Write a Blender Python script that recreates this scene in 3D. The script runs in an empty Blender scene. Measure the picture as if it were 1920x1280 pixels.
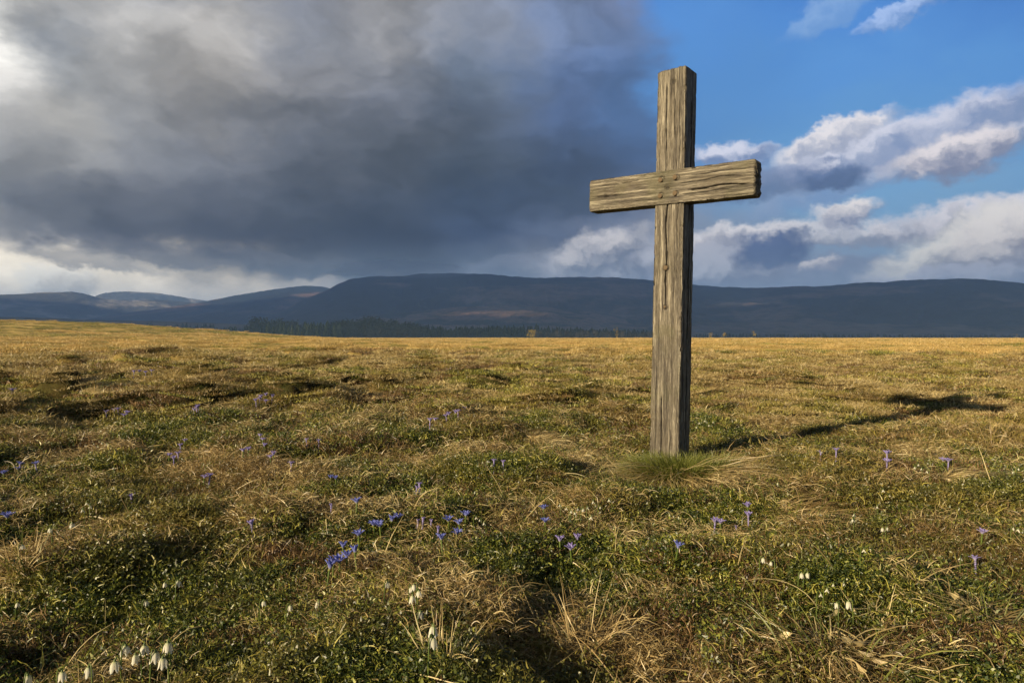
import bpy, math, random
import numpy as np
from mathutils import Vector, Matrix

random.seed(7)
RNG = np.random.default_rng(7)
R = math.radians
sc = bpy.context.scene
COL = sc.collection

# ------------------------------------------------------------------ camera
F = 1280.0                       # focal length in pixels of the 1920 wide picture
PITCH = math.atan(8 / F)         # horizon lies 8 px above the centre
EYE = 0.80
cam_data = bpy.data.cameras.new('camera')
cam = bpy.data.objects.new('camera', cam_data)
COL.objects.link(cam)
cam_data.sensor_width = 36.0
cam_data.lens = 24.0
cam_data.clip_start = 0.02
cam_data.clip_end = 60000.0
cam.location = (0, 0, EYE)
cam.rotation_euler = (math.pi / 2 - PITCH, 0, 0)
sc.camera = cam
sc.render.resolution_x, sc.render.resolution_y = 1024, 682

# ------------------------------------------------------------------ light
SUN_EL = R(17.6)
SUN_FROM = Vector((-0.745, -0.667, 0)).normalized()   # horizontal direction towards the sun
SUN_DIR = Vector((SUN_FROM.x * math.cos(SUN_EL), SUN_FROM.y * math.cos(SUN_EL), math.sin(SUN_EL)))
sun_data = bpy.data.lights.new('sun', 'SUN')
sun_data.energy = 5.0
sun_data.angle = R(0.8)
sun_data.color = (1.0, 0.81, 0.52)
sun = bpy.data.objects.new('sun', sun_data)
COL.objects.link(sun)
sun.location = (-40, -36, 18)
sun.rotation_euler = SUN_DIR.to_track_quat('Z', 'Y').to_euler()

sc.view_settings.view_transform = 'Standard'
sc.view_settings.look = 'None'
sc.view_settings.exposure = 1.3
sc.view_settings.gamma = 1.0
sc.view_settings.use_curve_mapping = False
sc.cycles.use_denoising = True
sc.cycles.max_bounces = 6
sc.cycles.diffuse_bounces = 3
sc.cycles.transmission_bounces = 4
sc.cycles.transparent_max_bounces = 6
sc.cycles.volume_bounces = 1


def lin(c):
    return tuple(((v / 255) / 12.92 if v / 255 <= 0.04045 else ((v / 255 + 0.055) / 1.055) ** 2.4) for v in c)


# ------------------------------------------------------------------ small node language
class NT:
    def __init__(s, tree):
        s.t = tree
        s.n = tree.nodes
        s.l = tree.links

    def put(s, node, key, val):
        if val is None:
            return
        sock = node.inputs[key]
        if isinstance(val, bpy.types.NodeSocket):
            s.l.new(val, sock)
        else:
            sock.default_value = val

    def math(s, op, a, b=None, c=None, clamp=False):
        n = s.n.new('ShaderNodeMath'); n.operation = op; n.use_clamp = clamp
        s.put(n, 0, a); s.put(n, 1, b); s.put(n, 2, c)
        return n.outputs[0]

    def vmath(s, op, a, b=None, c=None, out=0):
        n = s.n.new('ShaderNodeVectorMath'); n.operation = op
        s.put(n, 0, a); s.put(n, 1, b); s.put(n, 2, c)
        return n.outputs[out]

    def mix(s, f, a, b, mode='MIX'):
        n = s.n.new('ShaderNodeMix'); n.data_type = 'RGBA'; n.blend_type = mode; n.clamp_factor = True
        s.put(n, 0, f)
        for k, v in ((6, a), (7, b)):
            if not isinstance(v, bpy.types.NodeSocket) and len(v) == 3:
                v = (*v, 1)
            s.put(n, k, v)
        return n.outputs[2]

    def noise(s, vec, scale, detail=3, rough=0.55, dist=0.0, col=False):
        n = s.n.new('ShaderNodeTexNoise')
        s.put(n, 'Vector', vec); s.put(n, 'Scale', scale); s.put(n, 'Detail', detail)
        s.put(n, 'Roughness', rough); s.put(n, 'Distortion', dist)
        return n.outputs[1 if col else 0]

    def ramp(s, f, stops, interp='LINEAR'):
        n = s.n.new('ShaderNodeValToRGB'); r = n.color_ramp; r.interpolation = interp
        while len(r.elements) < len(stops):
            r.elements.new(0.5)
        for e, (p, c) in zip(r.elements, sorted(stops, key=lambda q: q[0])):
            e.position = p
            e.color = (c, c, c, 1) if isinstance(c, (int, float)) else (*c, 1)
        s.put(n, 0, f)
        return n.outputs[0]

    def smooth(s, v, a, b, c=0.0, d=1.0):
        n = s.n.new('ShaderNodeMapRange'); n.interpolation_type = 'SMOOTHSTEP'
        s.put(n, 0, v); s.put(n, 1, a); s.put(n, 2, b); s.put(n, 3, c); s.put(n, 4, d)
        return n.outputs[0]

    def mapping(s, vec, scale=(1, 1, 1), rot=(0, 0, 0), loc=(0, 0, 0)):
        n = s.n.new('ShaderNodeMapping')
        s.put(n, 'Vector', vec); s.put(n, 'Scale', scale); s.put(n, 'Rotation', rot); s.put(n, 'Location', loc)
        return n.outputs[0]

    def sep(s, v):
        n = s.n.new('ShaderNodeSeparateXYZ'); s.put(n, 0, v)
        return n.outputs

    def comb(s, x, y, z=0.0):
        n = s.n.new('ShaderNodeCombineXYZ'); s.put(n, 0, x); s.put(n, 1, y); s.put(n, 2, z)
        return n.outputs[0]


# ------------------------------------------------------------------ world: a clearing storm sky
world = bpy.data.worlds.new('World')
sc.world = world
world.use_nodes = True
world.node_tree.nodes.clear()
W = NT(world.node_tree)
out = W.n.new('ShaderNodeOutputWorld')
bg = W.n.new('ShaderNodeBackground')
W.l.new(bg.outputs[0], out.inputs[0])
bg.inputs[1].default_value = 0.1
sky = W.n.new('ShaderNodeTexSky')
sky.sky_type = 'NISHITA'
sky.sun_disc = False
sky.sun_elevation = SUN_EL
sky.sun_rotation = math.atan2(SUN_FROM.x, SUN_FROM.y)
sky.air_density = 1.3
sky.ozone_density = 2.0
tc = W.n.new('ShaderNodeTexCoord').outputs['Generated']
gx, gy, gz = W.sep(tc)
az = W.math('ARCTAN2', gx, gy)
hyp = W.math('SQRT', W.math('ADD', W.math('MULTIPLY', gx, gx), W.math('MULTIPLY', gy, gy)))
el = W.math('ARCTAN2', gz, hyp)                       # azimuth and elevation of the ray
P0 = W.comb(az, el)


def AE(px, py):                                        # where on the sky a point of the photograph lies
    u, v = (px - 960) / F, (632 - py) / F
    a = math.atan(u)
    return a, math.atan(v * math.cos(a))


n1 = W.noise(W.mapping(P0, (1, 1.9, 1), (0, 0, R(-12))), 4.0, 4, 0.55, col=True)
n2 = W.noise(W.mapping(P0, (1, 1.7, 1), loc=(3, 1, 0)), 15.0, 5, 0.6, col=True)
low = W.smooth(el, .06, .26, .28, 1.0)
w1 = W.vmath('MULTIPLY', W.vmath('SUBTRACT', n1, (.5, .5, .5)), W.comb(.17, W.math('MULTIPLY', low, .12), 0.0))
w2 = W.vmath('MULTIPLY', W.vmath('SUBTRACT', n2, (.5, .5, .5)), (.085, .062, 0))
P = W.vmath('ADD', P0, W.vmath('ADD', w1, w2))
pa, pe, _ = W.sep(P)
rows = [-40, 40, 130, 210, 290, 370, 440, 500, 545, 620]
cols = {
    -40: [(246, 243, 236), (240, 236, 228), (214, 210, 204), (180, 177, 174), (158, 157, 157), (140, 140, 142), (170, 166, 160), (252, 246, 232), (250, 243, 228), (175, 175, 172)],
    110: [(186, 184, 182), (136, 138, 142), (150, 150, 150), (170, 166, 160), (152, 150, 148), (126, 127, 131), (122, 122, 124), (240, 232, 216), (254, 246, 230), (185, 183, 178)],
    240: [(170, 169, 170), (174, 171, 168), (156, 154, 152), (146, 145, 145), (128, 128, 131), (106, 107, 113), (96, 97, 102), (228, 220, 203), (254, 245, 228), (180, 178, 172)],
    400: [(160, 159, 160), (176, 172, 168), (168, 163, 158), (132, 130, 130), (113, 114, 120), (90, 92, 100), (74, 76, 83), (170, 163, 150), (246, 234, 214), (180, 176, 168)],
    560: [(122, 126, 140), (132, 134, 142), (134, 133, 136), (112, 113, 119), (100, 103, 112), (78, 82, 92), (64, 67, 75), (80, 80, 82), (232, 220, 200), (160, 158, 152)],
    720: [(166, 164, 166), (156, 155, 158), (126, 128, 136), (102, 105, 115), (82, 86, 95), (60, 66, 78), (50, 56, 67), (58, 62, 71), (104, 106, 112), (100, 104, 112)],
    900: [(128, 134, 150), (122, 128, 143), (100, 111, 130), (82, 91, 108), (68, 77, 92), (52, 64, 85), (52, 65, 90), (92, 103, 122), (112, 120, 136), (115, 122, 136)],
    1060: [(118, 132, 165), (106, 122, 155), (84, 105, 145), (72, 91, 128), (64, 80, 110), (62, 76, 102), (92, 104, 128), (132, 138, 152), (128, 134, 150), (120, 126, 142)],
    1190: [(120, 134, 170), (98, 120, 162), (78, 106, 152), (72, 101, 146), (68, 92, 132), (86, 104, 138), (134, 140, 158), (142, 147, 160), (128, 134, 152), (120, 126, 142)],
    1290: [(72, 130, 206), (80, 140, 212), (80, 139, 205), (84, 141, 204), (92, 145, 202), (118, 156, 200), (140, 155, 180), (136, 144, 165), (124, 134, 158), (120, 128, 148)],
    1600: [(60, 124, 206), (72, 136, 214), (84, 147, 218), (92, 152, 214), (102, 160, 215), (124, 174, 220), (136, 178, 216), (140, 168, 202), (136, 156, 190), (130, 145, 175)],
    1960: [(52, 112, 192), (66, 128, 206), (80, 144, 215), (92, 150, 212), (108, 163, 218), (126, 172, 214), (140, 174, 206), (146, 166, 194), (142, 156, 184), (130, 142, 170)],
}
E_TOP, E_BOT = 0.56, 0.0
tt = W.math('DIVIDE', W.math('SUBTRACT', E_TOP, pe), E_TOP - E_BOT, clamp=True)
base = None
prev = None
BK = 4.95                                              # background strength is 0.1
for px, cs in cols.items():
    stops = []
    for py, c in zip(rows, cs):
        a_, e_ = AE(960 + (px - 960), py)
        stops.append(((E_TOP - e_) / (E_TOP - E_BOT), lin(c)))
    c_ = W.ramp(tt, stops, 'B_SPLINE' if False else 'EASE')
    a_ = math.atan((px - 960) / F)
    if base is None:
        base = c_
    else:
        base = W.mix(W.smooth(pa, prev, a_), base, c_)
    prev = a_
# soft streaky relief inside the storm cloud
st = W.noise(W.mapping(P, (1, 1.8, 1), (0, 0, R(-24))), 4.6, 5, 0.52)
st2 = W.noise(W.mapping(P, (1, 1.6, 1), (0, 0, R(30)), (2, 4, 0)), 13.0, 5, 0.58)
relief = W.math('MULTIPLY', W.smooth(st, 0.32, 0.68, 0.66, 1.30), W.smooth(st2, 0.30, 0.70, 0.90, 1.12))
stormy = W.smooth(pa, AE(1260, 200)[0], AE(1120, 200)[0])
relief = W.math('ADD', W.math('MULTIPLY', W.math('SUBTRACT', relief, 1.0), stormy), 1.0)
base = W.mix(1.0, base, W.comb(relief, relief, relief), 'MULTIPLY')
# the blue part carries the physical sky's own gradient
skyc = W.vmath('MULTIPLY', sky.outputs[0], (0.052, 0.068, 0.080))
bluef = W.math('MULTIPLY', W.smooth(pa, AE(1200, 200)[0], AE(1420, 200)[0]), 0.12)
base = W.mix(bluef, base, skyc)
# cumulus: (px, py, half width, half height, tilt, lit colour, shade colour, opacity)
LIT, SHD, BLU = (214, 207, 206), (138, 142, 166), (84, 108, 152)
CUM = [
    (110, 530, 75, 30, 0, (232, 226, 214), (176, 172, 166), .8),
    (170, 490, 150, 20, 6, (150, 148, 146), (128, 127, 128), .75),
    (330, 478, 230, 24, 5, (108, 108, 112), (92, 93, 98), .8),
    (520, 492, 150, 20, 7, (96, 96, 100), (74, 76, 82), .85),
    (660, 505, 110, 20, 8, (86, 88, 94), (66, 70, 78), .85),
    (960, 505, 170, 26, -8, (124, 132, 150), (92, 104, 126), .6),
    (1250, 500, 260, 60, 0, (176, 177, 186), (112, 120, 142), .9),
    (1500, 520, 300, 45, 0, (150, 158, 182), (108, 120, 150), .8),
    (1130, 470, 95, 42, -14, (198, 194, 194), (120, 128, 148), .9),
    (1385, 450, 110, 28, -3, (216, 212, 212), (135, 142, 165), .9),
    (1350, 500, 120, 44, 0, (172, 174, 184), (118, 125, 150), .85),
    (1560, 440, 170, 26, 5, (205, 202, 204), (150, 154, 172), .8),
    (1700, 262, 330, 44, -10, (196, 194, 204), (134, 148, 182), .82),
    (1600, 330, 240, 36, -18, (160, 172, 202), (128, 150, 192), .6),
    (1375, 292, 75, 22, 0, (196, 196, 208), (120, 138, 178), .85),
    (1560, 258, 120, 24, -16, LIT, (160, 168, 192), .85),
    (1790, 292, 150, 40, -8, (205, 198, 200), (128, 136, 164), .95),
    (1420, 345, 150, 34, -4, (112, 132, 172), (98, 116, 152), .75),
    (1560, 328, 66, 26, -6, (96, 118, 160), (78, 100, 140), .9),
    (1583, 403, 72, 27, -3, (212, 207, 206), (138, 148, 176), .95),
    (1860, 400, 230, 34, -6, (206, 202, 206), (150, 154, 172), .9),
    (1790, 478, 190, 62, -24, (222, 214, 206), (150, 152, 168), .95),
    (1900, 450, 160, 66, -4, (218, 211, 206), (156, 156, 170), .9),
    (1840, 520, 260, 22, 0, (168, 170, 184), (128, 134, 158), .85),
    (1450, 466, 78, 31, 0, (84, 106, 150), (78, 98, 140), .9),
    (1540, 497, 44, 14, 0, (208, 203, 202), (150, 156, 178), .9),
    (1560, 18, 100, 26, -22, (150, 182, 222), (120, 158, 208), .55),
    (1690, 20, 90, 18, -14, (170, 186, 216), (120, 150, 198), .6),
]
nw = W.noise(W.mapping(P0, (1, 1.3, 1)), 17.0, 6, 0.62, 0.0, col=True)
nwv = W.vmath('MULTIPLY', W.vmath('SUBTRACT', nw, (.5, .5, .5)), (.070, .052, 0))
nw3 = W.noise(W.mapping(P0, (1, 1.3, 1), loc=(5, 2, 0)), 55.0, 4, 0.6, 0.0, col=True)
nwv = W.vmath('ADD', nwv, W.vmath('MULTIPLY', W.vmath('SUBTRACT', nw3, (.5, .5, .5)), (.026, .021, 0)))
Q = W.vmath('ADD', P0, nwv)
sh_n = W.math('MULTIPLY', W.math('SUBTRACT', W.noise(Q, 24.0, 5, 0.6), 0.5), 3.2)
for (px, py, hw, hh, tilt, lit, shd, op) in CUM:
    ca, ce = AE(px, py)
    sw, sh = hw / F * math.cos(ca) ** 2, hh / F * math.cos(ca)
    q = W.mapping(W.vmath('SUBTRACT', Q, (ca, ce, 0)), (1, 1, 1), (0, 0, R(tilt)))
    q = W.vmath('MULTIPLY', q, (1 / sw, 1 / sh, 0))
    d = W.vmath('LENGTH', q, out=1)
    m = W.math('MULTIPLY', W.smooth(d, 1.24, 0.62), min(1, op * 1.05))
    qx, qy, _ = W.sep(q)
    s_ = W.smooth(W.math('ADD', W.math('ADD', qy, W.math('MULTIPLY', qx, -0.25)), sh_n), -0.75, 0.75)
    lit = tuple(min(254, c * 1.17) for c in lit) if lit[0] > 165 else lit
    base = W.mix(m, base, W.mix(s_, lin(shd), lin(lit)))
gap = W.math('MULTIPLY', W.smooth(pa, AE(760, 500)[0], AE(420, 500)[0]), W.math('MULTIPLY', W.smooth(pe, AE(300, 452)[1], AE(300, 500)[1]), .55))
base = W.mix(gap, base, W.vmath('MULTIPLY', base, (1.10, .98, .76)))
base = W.vmath('SCALE', base)
base.node.inputs['Scale'].default_value = 1.0
W.l.new(W.math('ADD', gap, 1.0), base.node.inputs['Scale'])
# towards the back of the camera the broken cloud goes on, darkened to cut the fill light
bk = W.mix(W.smooth(st, .42, .60), lin((84, 112, 160)), lin((112, 114, 122)))
base = W.mix(W.smooth(W.math('ABSOLUTE', az), 0.80, 1.25), base, bk)
base = W.mix(W.smooth(gz, 0.55, 0.85), base, bk)
base = W.mix(W.smooth(gz, 0.0, -0.05), base, (0.05, 0.045, 0.03))
bscale = W.vmath('SCALE', base)
bscale.node.inputs['Scale'].default_value = BK
W.l.new(bscale, bg.inputs[0])
world.cycles.sampling_method = 'MANUAL'
world.cycles.sample_map_resolution = 512


# ------------------------------------------------------------------ numpy noise
_perm = RNG.permutation(512)
_ang = RNG.random(512) * 2 * math.pi
_gx, _gy = np.cos(_ang), np.sin(_ang)


def perlin(x, y, seed=0):
    x = np.asarray(x, float) + seed * 37.37
    y = np.asarray(y, float) + seed * 11.71
    xi, yi = np.floor(x).astype(int), np.floor(y).astype(int)
    xf, yf = x - xi, y - yi
    u = xf * xf * xf * (xf * (xf * 6 - 15) + 10)
    v = yf * yf * yf * (yf * (yf * 6 - 15) + 10)

    def g(ix, iy, fx, fy):
        h = _perm[(_perm[ix & 511] + iy) & 511]
        return _gx[h] * fx + _gy[h] * fy
    a, b = g(xi, yi, xf, yf), g(xi + 1, yi, xf - 1, yf)
    c, d = g(xi, yi + 1, xf, yf - 1), g(xi + 1, yi + 1, xf - 1, yf - 1)
    return ((a + u * (b - a)) * (1 - v) + (c + u * (d - c)) * v) * 1.5


def fbm(x, y, seed=0, oct=4, gain=0.5):
    s = 0; a = 1.0; f = 1.0; t = 0
    for k in range(oct):
        s = s + a * perlin(x * f, y * f, seed + k); t += a
        a *= gain; f *= 2.03
    return s / t


def sstep(v, a, b):
    t = np.clip((v - a) / (b - a), 0, 1)
    return t * t * (3 - 2 * t)


# cross geometry, worked out from the photograph
ALPHA = R(38)
DX, DY = math.cos(ALPHA), -math.sin(ALPHA)        # along the arm, to the right and nearer
C0 = (1.007, 4.13)                                # near lower edge of the post
POST_W, POST_T = 0.198, 0.172
CX = C0[0] - DX * POST_W / 2 + math.sin(ALPHA) * POST_T / 2
CY = C0[1] - DY * POST_W / 2 + math.cos(ALPHA) * POST_T / 2

MOUNDS = [  # x, y, radius x, radius y, height : the hummocks one can tell apart
    (CX + 0.75, CY - 0.35, .55, .40, .09), (-0.05, 4.15, .40, .28, .08), (-1.10, 5.3, .8, .5, .10),
    (-4.6, 9.6, 1.3, .55, .20), (-5.6, 11.5, 1.2, .6, .20), (-3.9, 14.5, 1.5, .7, .26), (-6.0, 7.9, 1.3, .55, .17),
    (1.35, 2.35, .35, .25, .05), (-1.15, 2.6, .5, .35, .06), (-8.0, 15, 1.6, .8, .25), (-2.4, 7.2, .9, .5, .12),
    (0.9, 8.2, .9, .5, .10), (-0.6, 9.5, 1.3, .7, .14), (4.4, 11.5, 1.4, .7, .14), (-9.5, 19, 2, 1, .28),
    (0.2, 1.35, .45, .2, .05), (1.25, 1.50, .45, .22, .06), (1.9, 3.6, .6, .35, .07),
]


def ground_raw(x, y):
    x = np.asarray(x, float); y = np.asarray(y, float)
    r = np.hypot(x, y)
    z = 0.060 * perlin(x / 1.7, y / 1.1, 3) + 0.036 * perlin(x / .62, y / .48, 5)
    z = z + 0.012 * perlin(x / .22, y / .2, 8) * (r < 25)
    z = z * (1 - 0.55 * sstep(r, 25, 90))
    z = z + 0.07 * np.abs(perlin(x / 2.4, y / 1.3, 12)) * sstep(r, 4, 8) * (.35 + 1.8 * sstep(-x - .1 * y, -1, 4)) * (1 - .7 * sstep(r, 22, 45))
    z = z + .085 * (1 - .8 * np.exp(-((np.abs((x - 1.0) * .667 - (y - 4.2) * .745)) / .55) ** 2) * (x > .6)) * sstep(perlin(x / .62, y / .46, 16) + .3 * perlin(x / .25, y / .2, 17), .0, .5) * (r < 14)
    lump = sstep(perlin(x / .95, y / .80, 14) + .4 * perlin(x / .45, y / .4, 15), .02, .56)
    z = z + .25 * lump * sstep(r, 4.5, 8) * (1 - .85 * sstep(x, -.6, 2.2) * (1 - .5 * sstep(r, 12, 20))) * (1 - .6 * sstep(r, 22, 60))
    for mx, my, sx, sy, h in MOUNDS:
        z = z + 1.0 * h * np.exp(-(((x - mx) / sx) ** 2 + ((y - my) / sy) ** 2))
    z = z + .22 * sstep(perlin(x / 4.5, y / 3.2, 61), .05, .5) * sstep(r, 20, 34) * (1 - sstep(r, 110, 180))
    z = z + 0.42 * fbm(x / 30, y / 16, 21, 3) * sstep(r, 20, 80) * (1 - sstep(r, 200, 500))
    z = z - 0.30 * sstep(r, 12, 60)
    # low rise beyond the field on the left
    a = np.arctan2(x, np.maximum(y, 1e-3))
    rise = sstep(-a, 0.16, 0.62)
    z = z + 5.6 * rise * np.exp(-((r - 240) / 60) ** 2) * (y > 0)
    z = z + 1.1 * sstep(-a, 0.10, 0.42) * np.exp(-((r - 130) / 30) ** 2) * (y > 0) * .6
    # flat pads: nothing sticks into the camera, the post stands on level ground
    z = z * (1 - np.exp(-(r / .8) ** 2))
    return z - 0.03


_pad0 = float(ground_raw(np.array([CX]), np.array([CY - .15]))[0])


def ground_z(x, y):
    z = ground_raw(x, y)
    k = np.exp(-(((x - CX) / .42) ** 2 + ((y - CY + .2) / .42) ** 2))
    z = z * (1 - k) + k * (-.045)
    return z + .042 * np.exp(-(((x - CX + .03) / .22) ** 2 + ((y - CY + .42) / .20) ** 2))


def gz1(x, y):
    return float(ground_z(np.array([x]), np.array([y]))[0])


def on_ground(px, py, head=0.0):
    """the place on the ground whose head (a height above it) is seen at the pixel"""
    u, v = (px - 960) / F, (632 - py) / F
    rr = np.exp(np.linspace(math.log(.9), math.log(60), 1500))
    z = ground_z(u * rr, rr) + head
    ray = EYE + v * rr
    k = int(np.argmax(ray < z))
    if k == 0:
        k = 1400
    return u * rr[k], rr[k]


# ------------------------------------------------------------------ object helpers
def new_mesh(name, verts, faces, mat=None, smooth=False, attrs=None):
    me = bpy.data.meshes.new(name)
    verts = np.asarray(verts, np.float32)
    me.vertices.add(len(verts))
    me.vertices.foreach_set('co', verts.ravel())
    if isinstance(faces, np.ndarray):
        n, k = faces.shape
        me.loops.add(n * k)
        me.loops.foreach_set('vertex_index', faces.astype(np.int32).ravel())
        me.polygons.add(n)
        me.polygons.foreach_set('loop_start', np.arange(0, n * k, k, dtype=np.int32))
        me.update(calc_edges=True)
    else:
        me.clear_geometry()
        me.from_pydata([tuple(map(float, v)) for v in verts], [], faces)
    if attrs:
        for k, v in attrs.items():
            a = me.attributes.new(k, 'FLOAT', 'POINT')
            a.data.foreach_set('value', np.asarray(v, np.float32))
    if mat:
        me.materials.append(mat)
    if smooth:
        me.polygons.foreach_set('use_smooth', np.ones(len(me.polygons), bool))
    me.validate()
    me.update()
    return me


def link(name, me, parent=None, **props):
    o = bpy.data.objects.new(name, me)
    COL.objects.link(o)
    if parent is not None:
        o.parent = parent
    for k, v in props.items():
        o[k] = v
    return o


def empty(name, loc, **props):
    o = bpy.data.objects.new(name, None)
    o.empty_display_size = 0.05
    COL.objects.link(o)
    o.location = loc
    for k, v in props.items():
        o[k] = v
    return o


def merge(parts):
    vs, fs, at, off = [], [], [], 0
    for v, f, a in parts:
        vs.append(v); fs.append(f + off); at.append(a); off += len(v)
    return np.vstack(vs), np.vstack(fs), np.concatenate(at)


def strands(base, azim, elev, length, width, curl, segs=4, wig=0.0, rng=RNG, taper=True, vrand=None):
    """thin tapered ribbons. base (n,3), azim/elev starting direction, curl: change of elevation over the length"""
    n = len(base)
    t = np.linspace(0, 1, segs + 1)
    pts = np.zeros((n, segs + 1, 3)); pts[:, 0] = base
    az_ = np.array(azim, float).copy()
    wa = rng.normal(0, 1, (n, segs)) * wig
    dirs = np.zeros((n, segs + 1, 3))
    for k in range(segs):
        e = elev + curl * t[k]
        az_ = az_ + wa[:, k]
        e2 = e + rng.normal(0, 1, n) * wig * .6
        d = np.stack([np.cos(az_) * np.cos(e2), np.sin(az_) * np.cos(e2), np.sin(e2)], 1)
        dirs[:, k] = d
        pts[:, k + 1] = pts[:, k] + d * (length / segs)[:, None]
    dirs[:, segs] = dirs[:, segs - 1]
    side0 = rng.normal(0, 1, (n, 3))
    vs = []
    for k in range(segs + 1):
        s = np.cross(dirs[:, k], side0); s /= np.linalg.norm(s, axis=1)[:, None] + 1e-9
        wk = width * ((1 - t[k] ** 2 * .85) if taper else 1.0) * .5
        vs.append(pts[:, k] - s * wk[:, None]); vs.append(pts[:, k] + s * wk[:, None])
    V = np.stack(vs, 1)                      # n, 2(segs+1), 3
    m = 2 * (segs + 1)
    f = []
    for k in range(segs):
        a = 2 * k
        f.append([a, a + 1, a + 3, a + 2])
    f = np.array(f)
    Fc = (f[None] + (np.arange(n) * m)[:, None, None]).reshape(-1, 4)
    vr = rng.random(n) if vrand is None else vrand
    return V.reshape(-1, 3), Fc, np.repeat(vr, m)


# ------------------------------------------------------------------ materials
def new_mat(name):
    m = bpy.data.materials.new(name)
    m.use_nodes = True
    m.node_tree.nodes.clear()
    t = NT(m.node_tree)
    o = t.n.new('ShaderNodeOutputMaterial')
    return m, t, o


def principled(t, o, color, rough=0.8, spec=0.3, bump=None, bdist=0.01, bstr=1.0):
    p = t.n.new('ShaderNodeBsdfPrincipled')
    if isinstance(color, tuple):
        color = (*color[:3], 1)
    t.put(p, 'Base Color', color); t.put(p, 'Roughness', rough); t.put(p, 'Specular IOR Level', spec)
    if bump is not None:
        b = t.n.new('ShaderNodeBump')
        t.put(b, 'Height', bump); b.inputs['Distance'].default_value = bdist; b.inputs['Strength'].default_value = bstr
        t.l.new(b.outputs[0], p.inputs['Normal'])
    t.l.new(p.outputs[0], o.inputs[0])
    return p


def blade_mat(name, c_dark, c_mid, c_light, patch_col=None, patch_amt=0.5, trans=0.35, patch_scale=0.9):
    m, t, o = new_mat(name)
    at = t.n.new('ShaderNodeAttribute'); at.attribute_name = 'v'
    oi = t.n.new('ShaderNodeObjectInfo')
    geo = t.n.new('ShaderNodeNewGeometry')
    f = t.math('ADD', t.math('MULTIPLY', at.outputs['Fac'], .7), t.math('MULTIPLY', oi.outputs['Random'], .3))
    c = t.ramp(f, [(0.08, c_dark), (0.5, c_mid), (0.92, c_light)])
    if patch_col:
        n = t.noise(geo.outputs['Position'], patch_scale, 3, .6)
        c = t.mix(t.math('MULTIPLY', t.smooth(n, .45, .62), patch_amt), c, patch_col)
    d = t.n.new('ShaderNodeBsdfDiffuse'); t.put(d, 0, c)
    tr = t.n.new('ShaderNodeBsdfTranslucent'); t.put(tr, 0, c)
    gl = t.n.new('ShaderNodeBsdfGlossy'); gl.inputs['Roughness'].default_value = .45; t.put(gl, 0, (.8, .8, .8, 1))
    mx = t.n.new('ShaderNodeMixShader'); mx.inputs[0].default_value = trans
    t.l.new(d.outputs[0], mx.inputs[1]); t.l.new(tr.outputs[0], mx.inputs[2])
    m2 = t.n.new('ShaderNodeMixShader'); m2.inputs[0].default_value = .05
    t.l.new(mx.outputs[0], m2.inputs[1]); t.l.new(gl.outputs[0], m2.inputs[2])
    t.l.new(m2.outputs[0], o.inputs[0])
    return m


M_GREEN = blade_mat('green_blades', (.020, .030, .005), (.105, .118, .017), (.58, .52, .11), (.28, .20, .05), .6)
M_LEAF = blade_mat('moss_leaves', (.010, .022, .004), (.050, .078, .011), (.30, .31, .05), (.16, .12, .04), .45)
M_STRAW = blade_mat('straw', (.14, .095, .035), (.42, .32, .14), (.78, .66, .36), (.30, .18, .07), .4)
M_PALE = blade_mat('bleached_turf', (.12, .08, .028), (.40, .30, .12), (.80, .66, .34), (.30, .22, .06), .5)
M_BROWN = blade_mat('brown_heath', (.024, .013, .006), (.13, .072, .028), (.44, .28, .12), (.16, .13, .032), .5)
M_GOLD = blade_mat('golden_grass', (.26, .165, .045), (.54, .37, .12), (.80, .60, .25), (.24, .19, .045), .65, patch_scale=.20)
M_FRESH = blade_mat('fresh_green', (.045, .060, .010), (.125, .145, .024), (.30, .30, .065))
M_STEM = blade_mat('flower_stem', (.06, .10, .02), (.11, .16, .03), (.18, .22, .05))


def ground_material():
    m, t, o = new_mat('moor_ground')
    g = t.n.new('ShaderNodeNewGeometry').outputs['Position']
    gx_, gy_, _ = t.sep(g)
    r = t.vmath('LENGTH', t.comb(gx_, gy_), out=1)
    fine = t.noise(g, 22, 5, .7)
    mid = t.noise(g, 2.2, 5, .6)
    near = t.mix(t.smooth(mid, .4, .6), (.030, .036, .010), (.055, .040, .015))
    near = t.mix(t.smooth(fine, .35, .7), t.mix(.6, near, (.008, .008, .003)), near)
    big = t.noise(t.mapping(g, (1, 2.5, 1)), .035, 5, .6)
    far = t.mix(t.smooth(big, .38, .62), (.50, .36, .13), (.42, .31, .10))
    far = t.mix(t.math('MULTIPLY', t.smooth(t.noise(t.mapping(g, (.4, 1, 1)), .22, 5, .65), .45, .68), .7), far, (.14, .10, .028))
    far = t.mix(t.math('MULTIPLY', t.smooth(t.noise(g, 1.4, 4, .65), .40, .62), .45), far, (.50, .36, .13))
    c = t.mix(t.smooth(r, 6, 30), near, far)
    # beyond the field: dark heather under the hills
    c = t.mix(t.smooth(r, 600, 720), c, (.040, .036, .024))
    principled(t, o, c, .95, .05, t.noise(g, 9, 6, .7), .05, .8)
    return m


def hill_material(name, low, high, patch, scale=.0011):
    m, t, o = new_mat(name)
    g = t.n.new('ShaderNodeNewGeometry').outputs['Position']
    n = t.noise(t.mapping(g, (1, 1, 2.5)), scale, 6, .62, .3)
    z = t.sep(g)[2]
    c = t.mix(t.smooth(z, 20, 330), low, high)
    c = t.mix(t.smooth(n, .48, .60), c, patch)
    c = t.mix(t.math('MULTIPLY', t.smooth(t.noise(g, scale * 7, 5, .7), .42, .62), .5), c, (.018, .020, .016))
    principled(t, o, c, .95, .05, t.noise(g, .006, 6, .65), 40, .9)
    return m


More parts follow.
